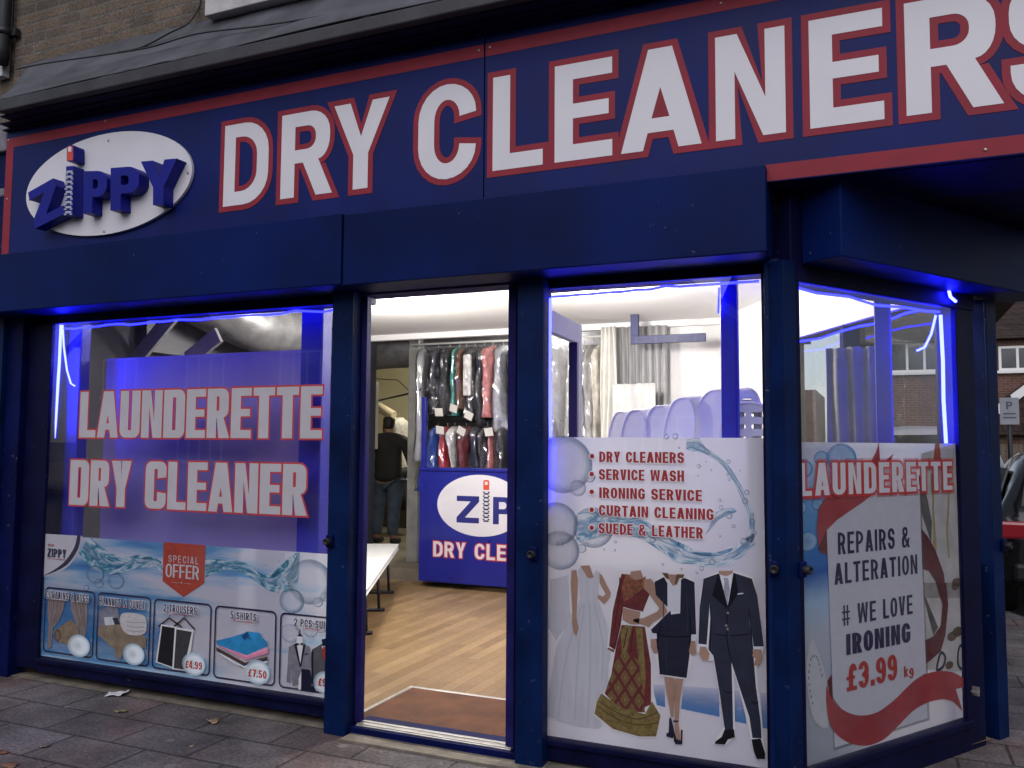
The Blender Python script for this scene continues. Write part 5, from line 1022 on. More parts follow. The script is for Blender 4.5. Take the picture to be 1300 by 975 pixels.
for nm, ct_, px, w_, zb_, col, kw_ in [
    ('plastic_bag', 'garment bag', 536, .09, 1.35, clearc, dict(label='narrow pale empty plastic bag hanging left of the dark coats', wy=.25)),
    ('coat', 'coat', 555.5, .155, 1.88, navy, dict(label='dark navy coat in plastic, first coat from the left on the upper rail', cardz=None)),
    ('jacket', 'jacket', 570, .145, 1.86, blackc, dict(label='black jacket in plastic with a white ticket, left of the teal garment', cardz=1.90)),
    ('teal_dress', 'dress', 582, .095, 1.86, teal, dict(label='teal dress hanging in plastic between black and brown garments', cover=True)),
    ('brown_jacket', 'jacket', 591, .09, 1.93, brown, dict(label='narrow brown jacket right of the teal dress', cardz=1.94)),
    ('suit_jacket', 'jacket', 602, .15, 1.84, char, dict(label='charcoal suit jacket with white shirt front in plastic', cardz=1.86, white_top=True)),
    ('coat', 'coat', 614, .105, 1.74, navy, dict(label='dark coat in plastic immediately left of the pink garment')),
    ('pink_shirt', 'shirt', 624.5, .115, 1.84, pink, dict(label='salmon pink shirt in plastic on the upper rail')),
    ('grey_shirt', 'shirt', 638, .15, 1.68, grey, dict(label='pale grey shirt in plastic beside the right door frame')),
    ('dark_coat', 'coat', 660, .16, 1.74, blackc, dict(label='dark coat on the upper rail mostly hidden behind the door post'))]:
    garment(nm, ct_, kw_.pop('label'), G1, gx(px), 4.62, 2.70, zb_, w_ * 1.22, col, **kw_)
G2 = 'folded clothes on the lower rail behind the counter'
for nm, ct_, px, w_, col, kw_ in [
    ('blue_jacket', 'jacket', 556, .13, royal, dict(label='bright royal blue jacket in plastic at the left of the lower rail', cardz=None, lean=-.10, spread=1.9)),
    ('red_shirt', 'shirt', 568, .11, red, dict(label='red shirt in plastic beside the royal blue jacket', cardz=1.70)),
    ('white_shirt', 'shirt', 577, .09, white, dict(label='white shirt on the lower rail right of the red one', lean=.06)),
    ('maroon_jacket', 'jacket', 592, .15, maroon, dict(label='maroon jacket in plastic with ticket on the lower rail', cardz=1.69)),
    ('navy_trousers', 'trousers', 606.5, .13, navy, dict(label='navy trousers in plastic right of the maroon jacket')),
    ('black_trousers', 'trousers', 619, .12, blackc, dict(label='black trousers in plastic left of the pink striped garment')),
    ('pink_stripe_shirt', 'shirt', 628.5, .055, pink, dict(label='thin strip of pink shirt between dark clothes on the lower rail', cardz=1.68)),
    ('dark_trousers', 'trousers', 639, .13, char, dict(label='dark trousers in plastic at the right of the lower rail by the door frame'))]:
    garment(nm, ct_, kw_.pop('label'), G2, onY(px, 570, 4.55).x, 4.55, 1.80, 1.02, w_ * 1.2, col, wy=.34, **kw_)
G3 = 'white shirts on the upper rail seen through the right window'
for px, w_, lab, col in ((706, .20, 'pale shirt in plastic seen through the glass of the open door', grey), (727, .15, 'white shirt just right of the open door leaf', white), (734, .12, 'slim grey shirt between two white shirts beside the open door', grey), (741, .17, 'second white shirt right of the open door leaf', white), (752, .12, 'third white shirt right of the open door leaf', white), (763, .12, 'white shirt nearest the hanging white dress', cloth('cream', (.66, .62, .55)))):
    garment('white_shirt', 'shirt', lab, G3, gx(px), 4.62, 2.66, 1.45 + rnd.uniform(-.1, .1), w_, col, cover=px < 760)
# white dress in clear cover, curtain behind, navy bracket
def drape(name, label, cat, a_, b2, z0, z1_, m_, amp=.03, folds=9, sd=0, gather=.0):
    a_ = Vector(a_); b2 = Vector(b2); n_ = 70; d_ = (b2 - a_); nn = Vector((-d_.y, d_.x, 0)).normalized(); vs = []
    for k in range(16):
        f = k / 15
        for i in range(n_ + 1):
            s_ = i / n_; s2 = .5 + (s_ - .5) * (1 - gather * (1 - f)); p = a_.lerp(b2, s2) + nn * (amp * math.sin(s_ * folds * 2 * PI + .8 * math.sin(f * 3 + sd)) * (.6 + .5 * f) + amp * noise.noise(Vector((s_ * 6, f * 3, sd))))
            vs.append((p.x, p.y, z1_ + (z0 - z1_) * f + .012 * noise.noise(Vector((s_ * 9, sd, f)))))
    b_ = MB(); b_.add(vs, [(k*(n_+1)+i, (k+1)*(n_+1)+i, (k+1)*(n_+1)+i+1, k*(n_+1)+i+1) for k in range(15) for i in range(n_)], True); return tag(b_.build(name, m_, solid=.004), label, cat)
drape('hanging_curtain', 'long grey pleated curtain hanging by the white wall behind the baskets', 'curtain', (onY(776, 480, 4.0).x, 4.02, 0), (onY(846, 480, 4.0).x, 4.02, 0), .5, 2.70, mat('curtain_grey', (.40, .40, .40), .6, .2, 9, stretch=(6, 6, .5)), .035, 8, 2)
drape('white_dress', 'white dress draped in a clear cover in front of the grey curtain', 'dress', (onY(757, 480, 3.8).x, 3.86, 0), (onY(788, 480, 3.8).x, 3.80, 0), .6, 2.68, mat('dress_white', (.70, .69, .64), .6, .12, 7), .05, 3, 5, .35)
drape('white_sheet', 'white cloth swag hanging lower than the curtain behind the baskets', 'cloth', (onY(776, 500, 3.7).x, 3.74, 0), (onY(832, 500, 3.7).x, 3.70, 0), .6, 2.12, mat('sheet_white', (.55, .55, .53), .6, .12, 7), .02, 2, 9)
drape('grey_dress', 'grey dress hanging inside by the side window above the launderette poster', 'dress', A_ + SD * .75 + Vector((-.25, -.12, 0)), A_ + SD * .62 + Vector((.05, -.06, 0)), .6, 2.16, mat('dress_grey', (.20, .20, .20), .7, .2, 7), .02, 4, 3)
b_ = MB(); c0 = onY(801, 436, 3.6); c1 = onY(896, 427, 3.6); b_.box((c0.x, 3.58, c0.z - .01), (c1.x, 3.62, c0.z + .065)); b_.box((c0.x, 3.58, c0.z + .065), (c0.x + .075, 3.62, 2.75))
tag(b_.build('hanging_bracket', mat('bracket_navy', (.02, .025, .09), .5, .15, 4), None, bevel=.004), 'navy L-shaped bracket hanging from the ceiling in front of the white wall', 'bracket')
# white laundry baskets standing on end on the window shelf
b_ = MB(); b_.box((-1.52, .34, 1.20), (-.50, 1.0, 1.23)); tag(b_.build('window_shelf', WHITEP, None, bevel=.003), 'white display shelf behind the services poster carrying the laundry baskets', 'shelf')
BASK = mat('basket_white', (.78, .78, .80), .4, .05, 6)
def basket(label, x, y, a_, h_, rz, tilt, z=1.232, dpt=.20, slots=False):
    t_ = thing('laundry_basket', label, 'laundry basket', (x, y, z), rz, 'white laundry baskets standing in the right window'); t_.rotation_euler = (tilt, 0, rz)
    n_ = 64; se = 2.7
    def outl(k, dz=0): 
        o_ = []
        for j in range(n_):
            an = 2 * PI * j / n_; c_, s_ = math.cos(an), math.sin(an); o_.append((a_ * k * math.copysign(abs(c_) ** (2 / se), c_), h_ / 2 + h_ / 2 * k * math.copysign(abs(s_) ** (2 / se), s_)))
        return o_
    b_ = MB(); hol = []
    for rr in range(3):
        for cc in range(2): 
            cx_ = (cc - .5) * a_ * .62; cz_ = h_ * ((.62 if slots else .30) + .105 * rr); hol.append(fillet([(cx_ - a_*.22, cz_ - h_*.022, .012), (cx_ - a_*.22, cz_ + h_*.022, .012), (cx_ + a_*.22, cz_ + h_*.022, .012), (cx_ + a_*.22, cz_ - h_*.022, .012)], 3))
    b_.sheet([outl(.86)] + hol, 0); b_.build('basket_base', BASK, t_, solid=.006)
    b_ = MB(); r0 = [Vector((p[0], -.002, p[1])) for p in outl(.86)]; b_.tube(r0 + [r0[0]], .007, 6, cap=False); b_.build('basket_foot_ring', BASK, t_)
    b_ = MB(); K = 11; vs = []
    for k in range(K):
        f = k / (K - 1); vs += [(p[0], f * dpt, p[1]) for p in outl(.86 + .14 * f ** .7)]
    fs = [(k*n_+j, k*n_+(j+1) % n_, (k+1)*n_+(j+1) % n_, (k+1)*n_+j) for k in range(K-1) for j in range(n_) if not (j % 2 == 0 and k in (5, 6, 7) and not (8 < j < 24))]
    b_.add(vs, fs, True); b_.build('basket_wall', BASK, t_, solid=.005)
    b_ = MB(); r1 = [(p[0], dpt, p[1]) for p in outl(1.0)]; b_.tube([Vector(p) for p in r1] + [Vector(r1[0])], .011, 8, cap=False); b_.build('basket_rim', BASK, t_)
basket('furthest and lowest white laundry basket, behind the others beside the white cloth', onY(779, 520, .98).x, .95, .115, .56, R(-38), R(-7))
basket('second white laundry basket from the open door leaf', onY(797, 520, .85).x, .84, .135, .565, R(-36), R(-7))
basket('third white laundry basket from the open door leaf', onY(824, 520, .72).x, .72, .14, .585, R(-36), R(-8))
basket('fourth white laundry basket, in the middle of the row', onY(852, 520, .60).x, .60, .15, .625, R(-38), R(-8))
basket('tallest white laundry basket, just left of the blue lit post', onY(889, 520, .48).x, .48, .155, .66, R(-40), R(-9))
basket('lilac lit laundry basket right of the blue post', onY(951, 520, .36).x, .36, .15, .575, R(12), R(-6), slots=True)

# ================================================================ open door leaf behind the right window
t = thing('open_door', 'pale framed glass door folded open inside, beside the white shirts', 'door', (-1.63, .12, .06), math.atan2(.80, -.05))
DG = mat('door_grey', (.40, .39, .43), .4, .1, 5)
b_ = MB(); b_.box((0, -.022, 0), (.09, .022, 2.22)); b_.box((.71, -.022, 0), (.80, .022, 2.22)); b_.box((.09, -.022, 2.10), (.71, .022, 2.22)); b_.box((.09, -.022, 0), (.71, .022, .18)); b_.build('door_frame', DG, t, bevel=.004)
b_ = MB(); b_.sheet(rect(.09, .18, .71, 2.10), 0); b_.build('glass_panel', GLASS, t)
b_ = MB(); b_.box((.675, -.026, .18), (.712, .026, 2.10)); b_.build('glazing_bead', mat('bead_purple', (.03, .02, .08), .4, .1, 5), t)
b_ = MB(); b_.tube([(.755, -.022, 1.0), (.755, -.06, 1.0), (.755, -.06, 1.25), (.755, -.022, 1.25)], .010); b_.build('pull_handle', STEEL, t)

# ================================================================ man in the back room, seen from behind
def skin_mesh(name, pts, edges, m_, parent, sub=2):
    me = bpy.data.meshes.new(name); me.from_pydata([p[:3] for p in pts], edges, []); me.materials.append(m_); o_ = bpy.data.objects.new(name, me); COL.objects.link(o_); o_.parent = parent
    k = o_.modifiers.new('skin', 'SKIN'); k.use_smooth_shade = True
    for i, p in enumerate(pts):
        r_ = p[3] if isinstance(p[3], tuple) else (p[3], p[3]); me.skin_vertices[0].data[i].radius = r_
    me.skin_vertices[0].data[0].use_root = True
    k = o_.modifiers.new('sub', 'SUBSURF'); k.levels = sub; k.render_levels = sub; return o_
PF = onZ(491, 690, .16)
person = thing('person', 'man in dark jacket and blue jeans standing with his back turned in the back room', 'person', (PF.x, PF.y, .16), R(8))
SK = mat('skin', (.36, .21, .15), .55, .1, 20)
pts = [(0, 0, .93, (.15, .11)), (0, .01, 1.10, (.14, .10)), (0, .0, 1.30, (.17, .115)), (0, -.01, 1.43, (.13, .09)), (0, .01, 1.50, .055), (0, .02, 1.56, (.062, .068)), (0, .03, 1.64, (.076, .092)), (0, .03, 1.71, (.066, .08)),
       (-.10, 0, .86, .105), (-.13, .03, .50, .066), (-.14, -.02, .10, .045), (-.15, .12, .045, .04), (.10, 0, .86, .105), (.10, -.04, .50, .066), (.10, -.08, .10, .045), (.12, .06, .045, .04),
       (-.20, -.01, 1.40, .065), (-.27, .02, 1.14, .052), (-.22, .20, .98, .040), (-.19, .29, .96, .032), (.20, -.01, 1.40, .065), (.29, .0, 1.14, .052), (.30, .10, .90, .040), (.30, .16, .84, .034)]
ed = [(0,1),(1,2),(2,3),(3,4),(4,5),(5,6),(6,7),(0,8),(8,9),(9,10),(10,11),(0,12),(12,13),(13,14),(14,15),(3,16),(16,17),(17,18),(18,19),(3,20),(20,21),(21,22),(22,23)]
body = skin_mesh('body', pts, ed, SK, person)
person.scale = (1.12, 1.05, 1.02); JACK = mat('jacket_dark', (.018, .019, .021), .8, .35, 8, .4, 30); JEAN = mat('jeans_blue', (.075, .105, .16), .85, .35, 10, .3, 40); HAIR = mat('hair_dark', (.014, .011, .010), .6, .3, 40); SHOE = mat('shoe_dark', (.02, .02, .022), .6, .2, 9)
skin_mesh('jacket', [(0, 0, .80, (.205, .15)), (0, 0, .95, (.20, .145)), (0, .01, 1.12, (.19, .14)), (0, 0, 1.32, (.21, .15)), (0, -.01, 1.44, (.165, .12)), (0, .01, 1.51, (.085, .085)), (-.22, -.01, 1.40, .095), (-.30, .02, 1.14, .078), (-.235, .19, .985, .058), (.22, -.01, 1.40, .095), (.32, 0, 1.14, .078), (.315, .09, .915, .058)], [(0,1),(1,2),(2,3),(3,4),(4,5),(4,6),(6,7),(7,8),(4,9),(9,10),(10,11)], JACK, person)
skin_mesh('jeans', [(0, 0, .93, (.175, .13)), (-.105, 0, .82, .125), (-.135, .03, .50, .090), (-.14, -.015, .10, .074), (.105, 0, .82, .125), (.105, -.035, .50, .090), (.10, -.075, .10, .074)], [(0,1),(1,2),(2,3),(0,4),(4,5),(5,6)], JEAN, person)
hb = skin_mesh('hair', [(0, -.012, 1.545, (.060, .055)), (0, -.002, 1.61, (.074, .076)), (0, .012, 1.68, (.086, .092)), (0, .022, 1.735, (.074, .080))], [(0,1),(1,2),(2,3)], HAIR, person)
for sx, y0 in ((-.145, .0), (.11, -.06)):
    skin_mesh('shoe', [(sx, y0 - .04, .05, .055), (sx, y0 + .08, .045, .052), (sx, y0 + .20, .035, .04)], [(0,1),(1,2)], SHOE, person)
# clothes in the back room around the man
for px, col, lab, zt_, zb_ in ((506, white, 'long cream garment hanging in the back room right of the man', 2.0, .95), (497, brown, 'brown garment hanging just behind the head of the man', 2.0, 1.2), (513, char, 'dark garment bag low on the right of the man', 1.25, .55)):
    garment('back_room_garment', 'garment', lab, 'clothes in the back room', onY(px, 560, 7.3).x, 7.3, zt_, zb_, .30, col, wy=.4, cover=False)
b_ = MB(); pa = onY(472, 512, 7.2); pb = onY(500, 528, 7.2); b_.tube([pa, pb], .075, 14); tag(b_.build('fabric_roll', mat('roll_cream', (.62, .55, .38), .7, .2, 5)), 'rolled cream fabric lying slanted above the head of the man', 'fabric roll')
b_ = MB(); b_.box((-8.2, 8.3, .16), (-6.3, 8.9, 1.0)); tag(b_.build('back_bench', mat('bench_dark', (.05, .045, .04), .7, .3, 4), None, bevel=.01), 'dark low workbench at the far end of the back room', 'workbench')

# ================================================================ outside: neighbour, street, houses, cars
nb = thing('neighbour_building', 'narrow strip of pale neighbouring building left of the shop with a brown brick upper wall', 'building', (-5.70, 0, 0))
b_ = MB(); b_.box((-9, .04, 3.78), (.09, 6, 7.2)); b_.build('brick_wall', BRICK, nb)
b_ = MB(); b_.box((-9, .0, 2.6), (-.01, .3, 3.78)); b_.box((-9, -.05, 3.70), (.10, .0, 3.78)); b_.build('rendered_front', mat('dirty_render', (.22, .21, .22), .8, .4, 5, .4, 30), nb)
b_ = MB(); b_.box((-9, -.02, 0), (-.01, .2, 2.6)); b_.build('ground_floor', mat('neighbour_dark', (.04, .04, .05), .5, .3, 3), nb)
b_ = MB(); b_.box((-1.2, -.03, 2.80), (-.03, .0, 3.66)); wf = b_.build('window', WHITEP, nb, bevel=.004); b_ = MB(); b_.box((-1.12, -.034, 2.88), (-.10, -.031, 3.58)); b_.build('pane', MATS['dark_pane'], wf)
t = thing('drainpipe', 'black cast iron drainpipe running down the brick wall at the top left', 'drainpipe', (-5.63, -.07, 4.25))
b_ = MB(); b_.tube([(0, 0, 3), (0, 0, .06), (-.01, .01, .02), (-.05, .03, -.02)], .043, 14); b_.build('pipe', BLACK, t)
for zz_ in (.16, 1.9):
    b_ = MB(); b_.tube([(0, 0, zz_), (0, 0, zz_ + .05)], .052, 14); b_.box((-.09, .02, zz_), (.09, .06, zz_ + .05)); b_.build('collar', BLACK, t)
b_ = MB(); b_.box((-.17, .045, -.10), (-.06, .10, 3)); b_.build('white_strip', mat('strip_white', (.50, .50, .52), .6, .1, 5), t)
for i, (lab, pp, yy) in enumerate((('thin black cable lying along the lead flashing above the sign', [(20, 88), (60, 80), (130, 70), (190, 60), (250, 43), (330, 33), (400, 22), (440, 14)], -.24), ('thin black cable rising from the lead flashing up the brick wall', [(150, 66), (180, 60), (215, 42), (238, 30), (252, 10), (256, -10)], -.10))):
    b_ = MB(); b_.tube(smooth3([onY(p[0], p[1], yy + (.09 if i and k > 3 else 0)) for k, p in enumerate(pp)], 6), .0055, 6); tag(b_.build('wall_cable', BLACK), lab, 'cable', 'cables on the front above the sign')
b_ = MB(); b_.tube(smooth3([(-5.1, -.40, 3.738), (-4.4, -.405, 3.742), (-3.6, -.395, 3.74), (-2.6, -.41, 3.745), (-1.5, -.40, 3.738), (.5, -.405, 3.742)], 8), .005, 6); tag(b_.build('wall_cable', BLACK), 'thin black cable along the front edge of the cornice', 'cable', 'cables on the front above the sign')
TILE = brickmat('roof_tiles', (.075, .045, .035), (.05, .035, .03), (.02, .018, .016), .24, .20, .014, wall=True, stain=.4)
def house(label, x, y, w_, d_, eaves, ridge, rz=0, wins=(), wallm=REDBRICK, cat='house', gable=False, door=None, chim=True, group=None):
    t_ = thing('brick_house' if cat == 'house' else 'outbuilding', label, cat, (x, y, 0), rz, group)
    b_ = MB(); b_.box((0, 0, 0), (w_, d_, eaves)); b_.build('wall', wallm, t_)
    if ridge > eaves:
        b_ = MB(); o_ = .3
        if gable:
            v = [(-o_, -o_, eaves), (w_/2, -o_, ridge), (w_+o_, -o_, eaves), (-o_, d_+o_, eaves), (w_/2, d_+o_, ridge), (w_+o_, d_+o_, eaves)]; f_ = [(0, 1, 4, 3), (1, 2, 5, 4), (0, 2, 1), (3, 4, 5), (0, 3, 5, 2)]
        else:
            v = [(-o_, -o_, eaves), (-o_, d_/2, ridge), (-o_, d_+o_, eaves), (w_+o_, -o_, eaves), (w_+o_, d_/2, ridge), (w_+o_, d_+o_, eaves)]; f_ = [(0, 3, 4, 1), (1, 4, 5, 2), (0, 1, 2), (3, 5, 4), (0, 2, 5, 3)]
        b_.add(v, f_); rf = b_.build('roof', TILE, t_)
        if gable:
            b_ = MB()
            for sx in (-1, 1):
                p0_ = Vector((w_/2 + sx * (w_/2 + o_), -o_ - .04, eaves - .05)); p1_ = Vector((w_/2, -o_ - .04, ridge + .05)); b_.add([p0_, p1_, p1_ + Vector((0, 0, -.28)), p0_ + Vector((0, 0, -.28)), p0_ + Vector((0, .04, 0)), p1_ + Vector((0, .04, 0)), p1_ + Vector((0, .04, -.28)), p0_ + Vector((0, .04, -.28))], [(0,1,2,3),(4,7,6,5),(0,4,5,1),(3,2,6,7)])
            b_.build('bargeboard', WHITEP, rf)
        if chim:
            b_ = MB(); b_.box((w_*.2, d_/2 - .3, ridge - .6), (w_*.2 + .7, d_/2 + .3, ridge + 1.0)); ch = b_.build('chimney', wallm, rf)
            b_ = MB(); b_.lathe([(.13, 0), (.11, .35)], 12, Matrix.Translation((w_*.2 + .35, d_/2, ridge + 1.0))); b_.build('chimney_pot', mat('pot', (.30, .13, .07), .8), rf)
    for (wx, wz, ww, wh) in wins:
        b_ = MB(); b_.box((wx, -.05, wz), (wx + ww, .0, wz + .07)); b_.box((wx, -.05, wz + wh - .07), (wx + ww, 0, wz + wh)); k_ = max(2, int(ww / .55 + 1))
        for i_ in range(k_ + 1): xx = wx + (ww - .07) * i_ / k_; b_.box((xx, -.05, wz + .07), (xx + .07, 0, wz + wh - .07))
        fr_ = b_.build('window', WHITEP, t_); b_ = MB(); b_.box((wx + .05, -.02, wz + .05), (wx + ww - .05, -.006, wz + wh - .05)); b_.build('pane', mat('house_pane', (.05, .055, .065), .08, .3, 2), fr_)
        b_ = MB(); b_.box((wx - .05, -.10, wz - .08), (wx + ww + .05, 0, wz)); b_.build('sill', WHITEP, fr_)
    if door: b_ = MB(); b_.box((door, -.05, 0), (door + .95, .0, 2.1)); b_.build('door', mat('door_paint', (.10, .03, .03), .4), t_)
    return t_
hx = 24.5
wA = onY(1268, 470, hx); wB = onY(1330, 437, hx)
house('red brick house with white upstairs window beyond the shop on the right', -.3, hx, 11, 8, 4.72, 7.6, 0, ((wA.x + .3, wA.z - .02, 2.3, wB.z - wA.z), (.6, wA.z, 1.5, .95), (.5, .9, 1.6, 1.2), (3.4, .9, 1.2, 1.2)), door=6.2)
house('small gabled brick porch in front of the house on the right', 2.2, hx - 1.5, 3.6, 1.5, 1.9, 3.5, 0, (), gable=True, cat='porch', chim=False)
house('low flat brick outbuilding seen through the corner window', -6.5, hx + 1, 4.6, 5, 3.4, 3.4, 0, ((.7, 1.9, .7, 1.0), (2.5, 1.9, .7, 1.0)), cat='outbuilding')
house('taller dark brick block stepping up left of the low outbuilding', -9.5, hx + .5, 3.0, 5, 4.6, 4.6, 0, (), cat='outbuilding')
OG = 'terraced houses across the street seen in the window reflections'
for i in range(5):
    house(['terraced house across the street with a gabled bay, furthest along', 'terraced house across the street, second along the row', 'terraced house across the street in the middle of the row', 'terraced house across the street nearest the far shops', 'terraced house across the street behind the photographer'][i], -26 + i * 7.6 + 7.4, -17.5, 7.4, 8, 4.9 + (.3 if i % 2 else 0), 7.6, PI, ((.8, 3.1, 1.6, 1.3), (4.6, 3.1, 1.6, 1.3), (.8, .9, 1.9, 1.4)), gable=(i % 2 == 0), door=4.9, group=OG)
# parking sign on a post and timber fence
sp_ = onY(1281, 522, 13.5); t = thing('parking_sign', 'small white parking sign on a dark post in front of the far house', 'sign', (sp_.x, 13.5, 0))
b_ = MB(); b_.tube([(0, 0, 0), (0, 0, sp_.z + .28)], .04, 10); b_.build('sign_post', BLACK, t)
b_ = MB(); b_.box((-.15, -.055, sp_.z - .24), (.15, -.042, sp_.z + .24)); b_.build('sign_plate', mat('plate_grey', (.26, .27, .30), .5, .1, 8), t, bevel=.004)
b_ = MB(); put_text(b_, text('P', -.05, .05, sp_.z + .03, sp_.z + .17, w=.6, t=.2, r=.3), -.058); b_.sheet(rect(-.10, sp_.z - .06, .10, sp_.z - .035), -.058); b_.sheet(rect(-.10, sp_.z - .13, .10, sp_.z - .105), -.058); b_.build('sign_symbol', mat('sign_ink', (.06, .07, .12), .5), t)
t = thing('timber_fence', 'brown timber garden fence with posts behind the parked cars', 'fence', (0, 16.5, 0))
for i in range(26):
    b_ = MB(); b_.box((-3 + i*.32, -.012, .03), (-3 + i*.32 + .28, .012, 1.62)); b_.build('fence_board', mat('fence_brown', (.13, .10, .075), .9, .35, 4, stretch=(8, 8, 1)), t)
for i in range(5):
    b_ = MB(); b_.box((-3.05 + i*2.0, -.07, 0), (-2.93 + i*2.0, -.013, 1.85)); b_.build('fence_post', mat('post_pale', (.24, .21, .17), .9, .3, 5), t)
# cars
def car(label, x, y, rz, paint, zroof=1.62, L_=4.3, kind='car'):
    t_ = thing('parked_car', label, 'car', (x, y, -.13), rz, 'cars parked in the side street'); HW = .88
    sec = [(0, .46, .74, .80, .80), (.06, .36, .94, .98, 1.0), (.22, .32, .95, 1.02, 1.12), (.45, .30, .92, 1.0, zroof - .12), (.75, .28, .9, 1.0, zroof), (1.8, .27, .9, .98, zroof + .02), (2.55, .27, .9, .97, zroof - .05), (3.25, .28, .9, .95, 1.06), (3.5, .28, .9, .90, .98), (4.1, .32, .88, .78, .86), (4.28, .40, .7, .62, .70), (4.32, .46, .6, .55, .60)]
    rs = []
    for (yy, z0, k, zb2, zr) in sec:
        yy = yy * L_ / 4.3; hw = HW * k / .9 * .98 if k > .5 else HW * k; hr = hw * (.76 if zr > zb2 + .2 else .9); zm = (z0 + zb2) / 2
        half = [(hw * .86, z0), (hw * .98, z0 + .10), (hw * 1.02, zm), (hw, zb2 - .04), (hw * .97, zb2), ((hw + hr) / 2, (zb2 + zr) / 2), (hr, zr - .07 * (zr > zb2 + .1)), (hr * .86, zr), (0, zr + .015)]
        ring = [Vector((p[0], yy, p[1])) for p in half] + [Vector((-p[0], yy, p[1])) for p in half[-2::-1]]
        rs.append(ring)
    b_ = MB(); b_.rings(rs); b_.build('car_body', mat('paint_' + paint[0], paint[1], .22, .05, 3, coat=.6), t_)
    gm = mat('car_glass', (.012, .013, .016), .12, .1, 2, spec=.35); HR = HW * .76
    b_ = MB(); b_.add([(-.68, .20, 1.08), (.68, .20, 1.08), (.60, .455, zroof - .13), (-.60, .455, zroof - .13)], [(0, 1, 2, 3)]); b_.build('rear_window', gm, t_, solid=.02)
    for sx in (-1, 1):
        b_ = MB(); q_ = [(sx * .885, .62, 1.03), (sx * .885, 2.85, 1.01), (sx * .735, 2.35, zroof - .16), (sx * .735, .85, zroof - .14)]; b_.add(q_, [(0, 1, 2, 3)]); b_.build('side_window', gm, t_, solid=.02)
        b_ = MB(); b_.box((min(sx * .62, sx * .90), .0, .80), (max(sx * .62, sx * .90), .26, .97)); b_.build('tail_light', mat('tail_red', (.34, .008, .018), .15, .1, 4, coat=.8), t_, bevel=.03)
        for yy in (.82, 3.45):
            M_ = Matrix.Translation((sx * .80, yy * L_ / 4.3, .33)) @ Matrix.Rotation(R(90) * sx, 4, 'Y'); b_ = MB(); b_.lathe([(.20, -.1), (.31, -.1), (.33, -.06), (.33, .06), (.31, .1), (.21, .1)], 28, M_); w2 = b_.build('wheel', BLACK, t_); b_ = MB(); b_.lathe([(.21, .085), (.19, .07), (.06, .06), (.05, .09), (.001, .09)], 20, M_, cap=False); b_.build('rim', mat('alloy', (.5, .5, .52), .3, .1, 4, metal=.8), w2)
    b_ = MB(); b_.add([(-.64, 3.22 * L_ / 4.3, 1.09), (.64, 3.22 * L_ / 4.3, 1.09), (.56, 2.62 * L_ / 4.3, zroof - .06), (-.56, 2.62 * L_ / 4.3, zroof - .06)], [(0, 1, 2, 3)]); b_.build('windscreen', gm, t_, solid=.02)
    b_ = MB(); b_.box((-.78, -.05, .40), (.78, .10, .58)); b_.build('bumper', BLACK, t_, bevel=.04)
    b_ = MB(); b_.box((-.26, -.03, .66), (.26, .0, .78)); b_.build('number_plate', mat('plate_yellow', (.55, .42, .08), .5), t_, bevel=.004)
    for sx in (-1, 1):
        b_ = MB(); b_.box((min(sx*.45, sx*.72), L_ - .16, .62), (max(sx*.45, sx*.72), L_ - .03, .78)); b_.build('headlight', mat('lamp_clear', (.6, .62, .65), .1), t_, bevel=.03)
car('black parked car with a red tail light showing at the right edge', 1.92, 5.45, R(-3), ('black', (.008, .008, .010)), 1.60)
car('white parked car beyond the black car', 2.6, 11.4, R(-4), ('white', (.60, .61, .63)), 1.52)
car('tall silver car seen through the angled corner window', 2.3, 14.0, R(90), ('silver', (.34, .35, .36)), 2.05)

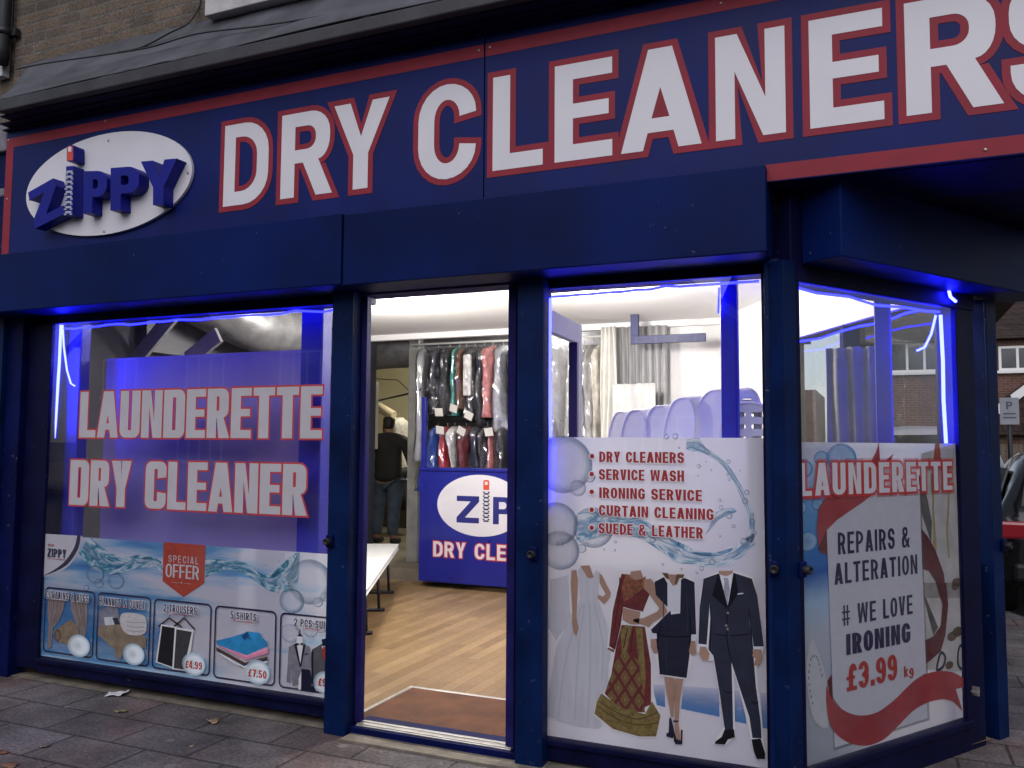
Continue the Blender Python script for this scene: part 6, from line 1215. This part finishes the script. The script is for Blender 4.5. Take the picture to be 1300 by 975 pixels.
# ================================================================ litter on the pavement
def leaf(label, px, py, size, col, sd, curl=.35):
    p = onZ(px, py, .004); b_ = MB(); n_ = 9; vs = []
    ol = [(0, -.5), (.16, -.36), (.34, -.30), (.24, -.12), (.44, .04), (.20, .12), (.16, .30), (0, .5), (-.16, .28), (-.22, .10), (-.40, .02), (-.22, -.14), (-.30, -.32), (-.14, -.36)]
    vs = [(0, 0, .004)] + [(x * size, y * size, .004 + size * curl * (x * x * 1.6 + .4 * y * y) + size * .08 * noise.noise(Vector((x * 4, y * 4, sd)))) for x, y in ol]; k_ = len(ol)
    b_.add(vs, [(0, 1 + j, 1 + (j + 1) % k_) for j in range(k_)], True); o_ = b_.build('fallen_leaf', mat('leaf_' + col[0], col[1], .7, .3, 30), None, loc=(p.x, p.y, 0), rotz=sd * 2.1, solid=.0015); return tag(o_, label, 'leaf', 'fallen leaves on the pavement')
TANL = ('tan', (.36, .25, .14)); OL = ('olive', (.26, .23, .10)); RUST = ('rust', (.26, .12, .07)); GL = ('grey', (.20, .16, .14))
leaf('olive green fallen leaf just in front of the white paper scrap', 153, 903, .085, OL, 1)
leaf('curled tan fallen leaf below the shirts price', 271, 917, .09, TANL, 2, .8)
leaf('greyish fallen leaf halfway down the pavement at the left', 58, 947, .065, GL, 3)
leaf('rusty fallen leaf at the left edge of the pavement', 2, 956, .07, RUST, 4)
leaf('brown fallen leaf in the bottom left corner', 14, 972, .10, RUST, 5)
leaf('tiny pale leaf scrap in front of the doorway pavement', 244, 947, .035, TANL, 6, .2)
p = onZ(149, 882, .004); b_ = MB(); vs = []
for j in range(7):
    for i in range(9):
        x = -.062 + .124 * i / 8; y = -.04 + .08 * j / 6; vs.append((x, y, .006 + .018 * abs(noise.noise(Vector((x * 14, y * 14, 2)))) + (.012 if i > 6 else 0)))
b_.add(vs, [(j*9+i, j*9+i+1, (j+1)*9+i+1, (j+1)*9+i) for j in range(6) for i in range(8)], True); tag(b_.build('paper_scrap', mat('paper', (.72, .72, .74), .7, .05, 9), None, loc=(p.x, p.y, 0), rotz=.5, solid=.003), 'crumpled white paper scrap on the pavement under the special offer poster', 'litter')
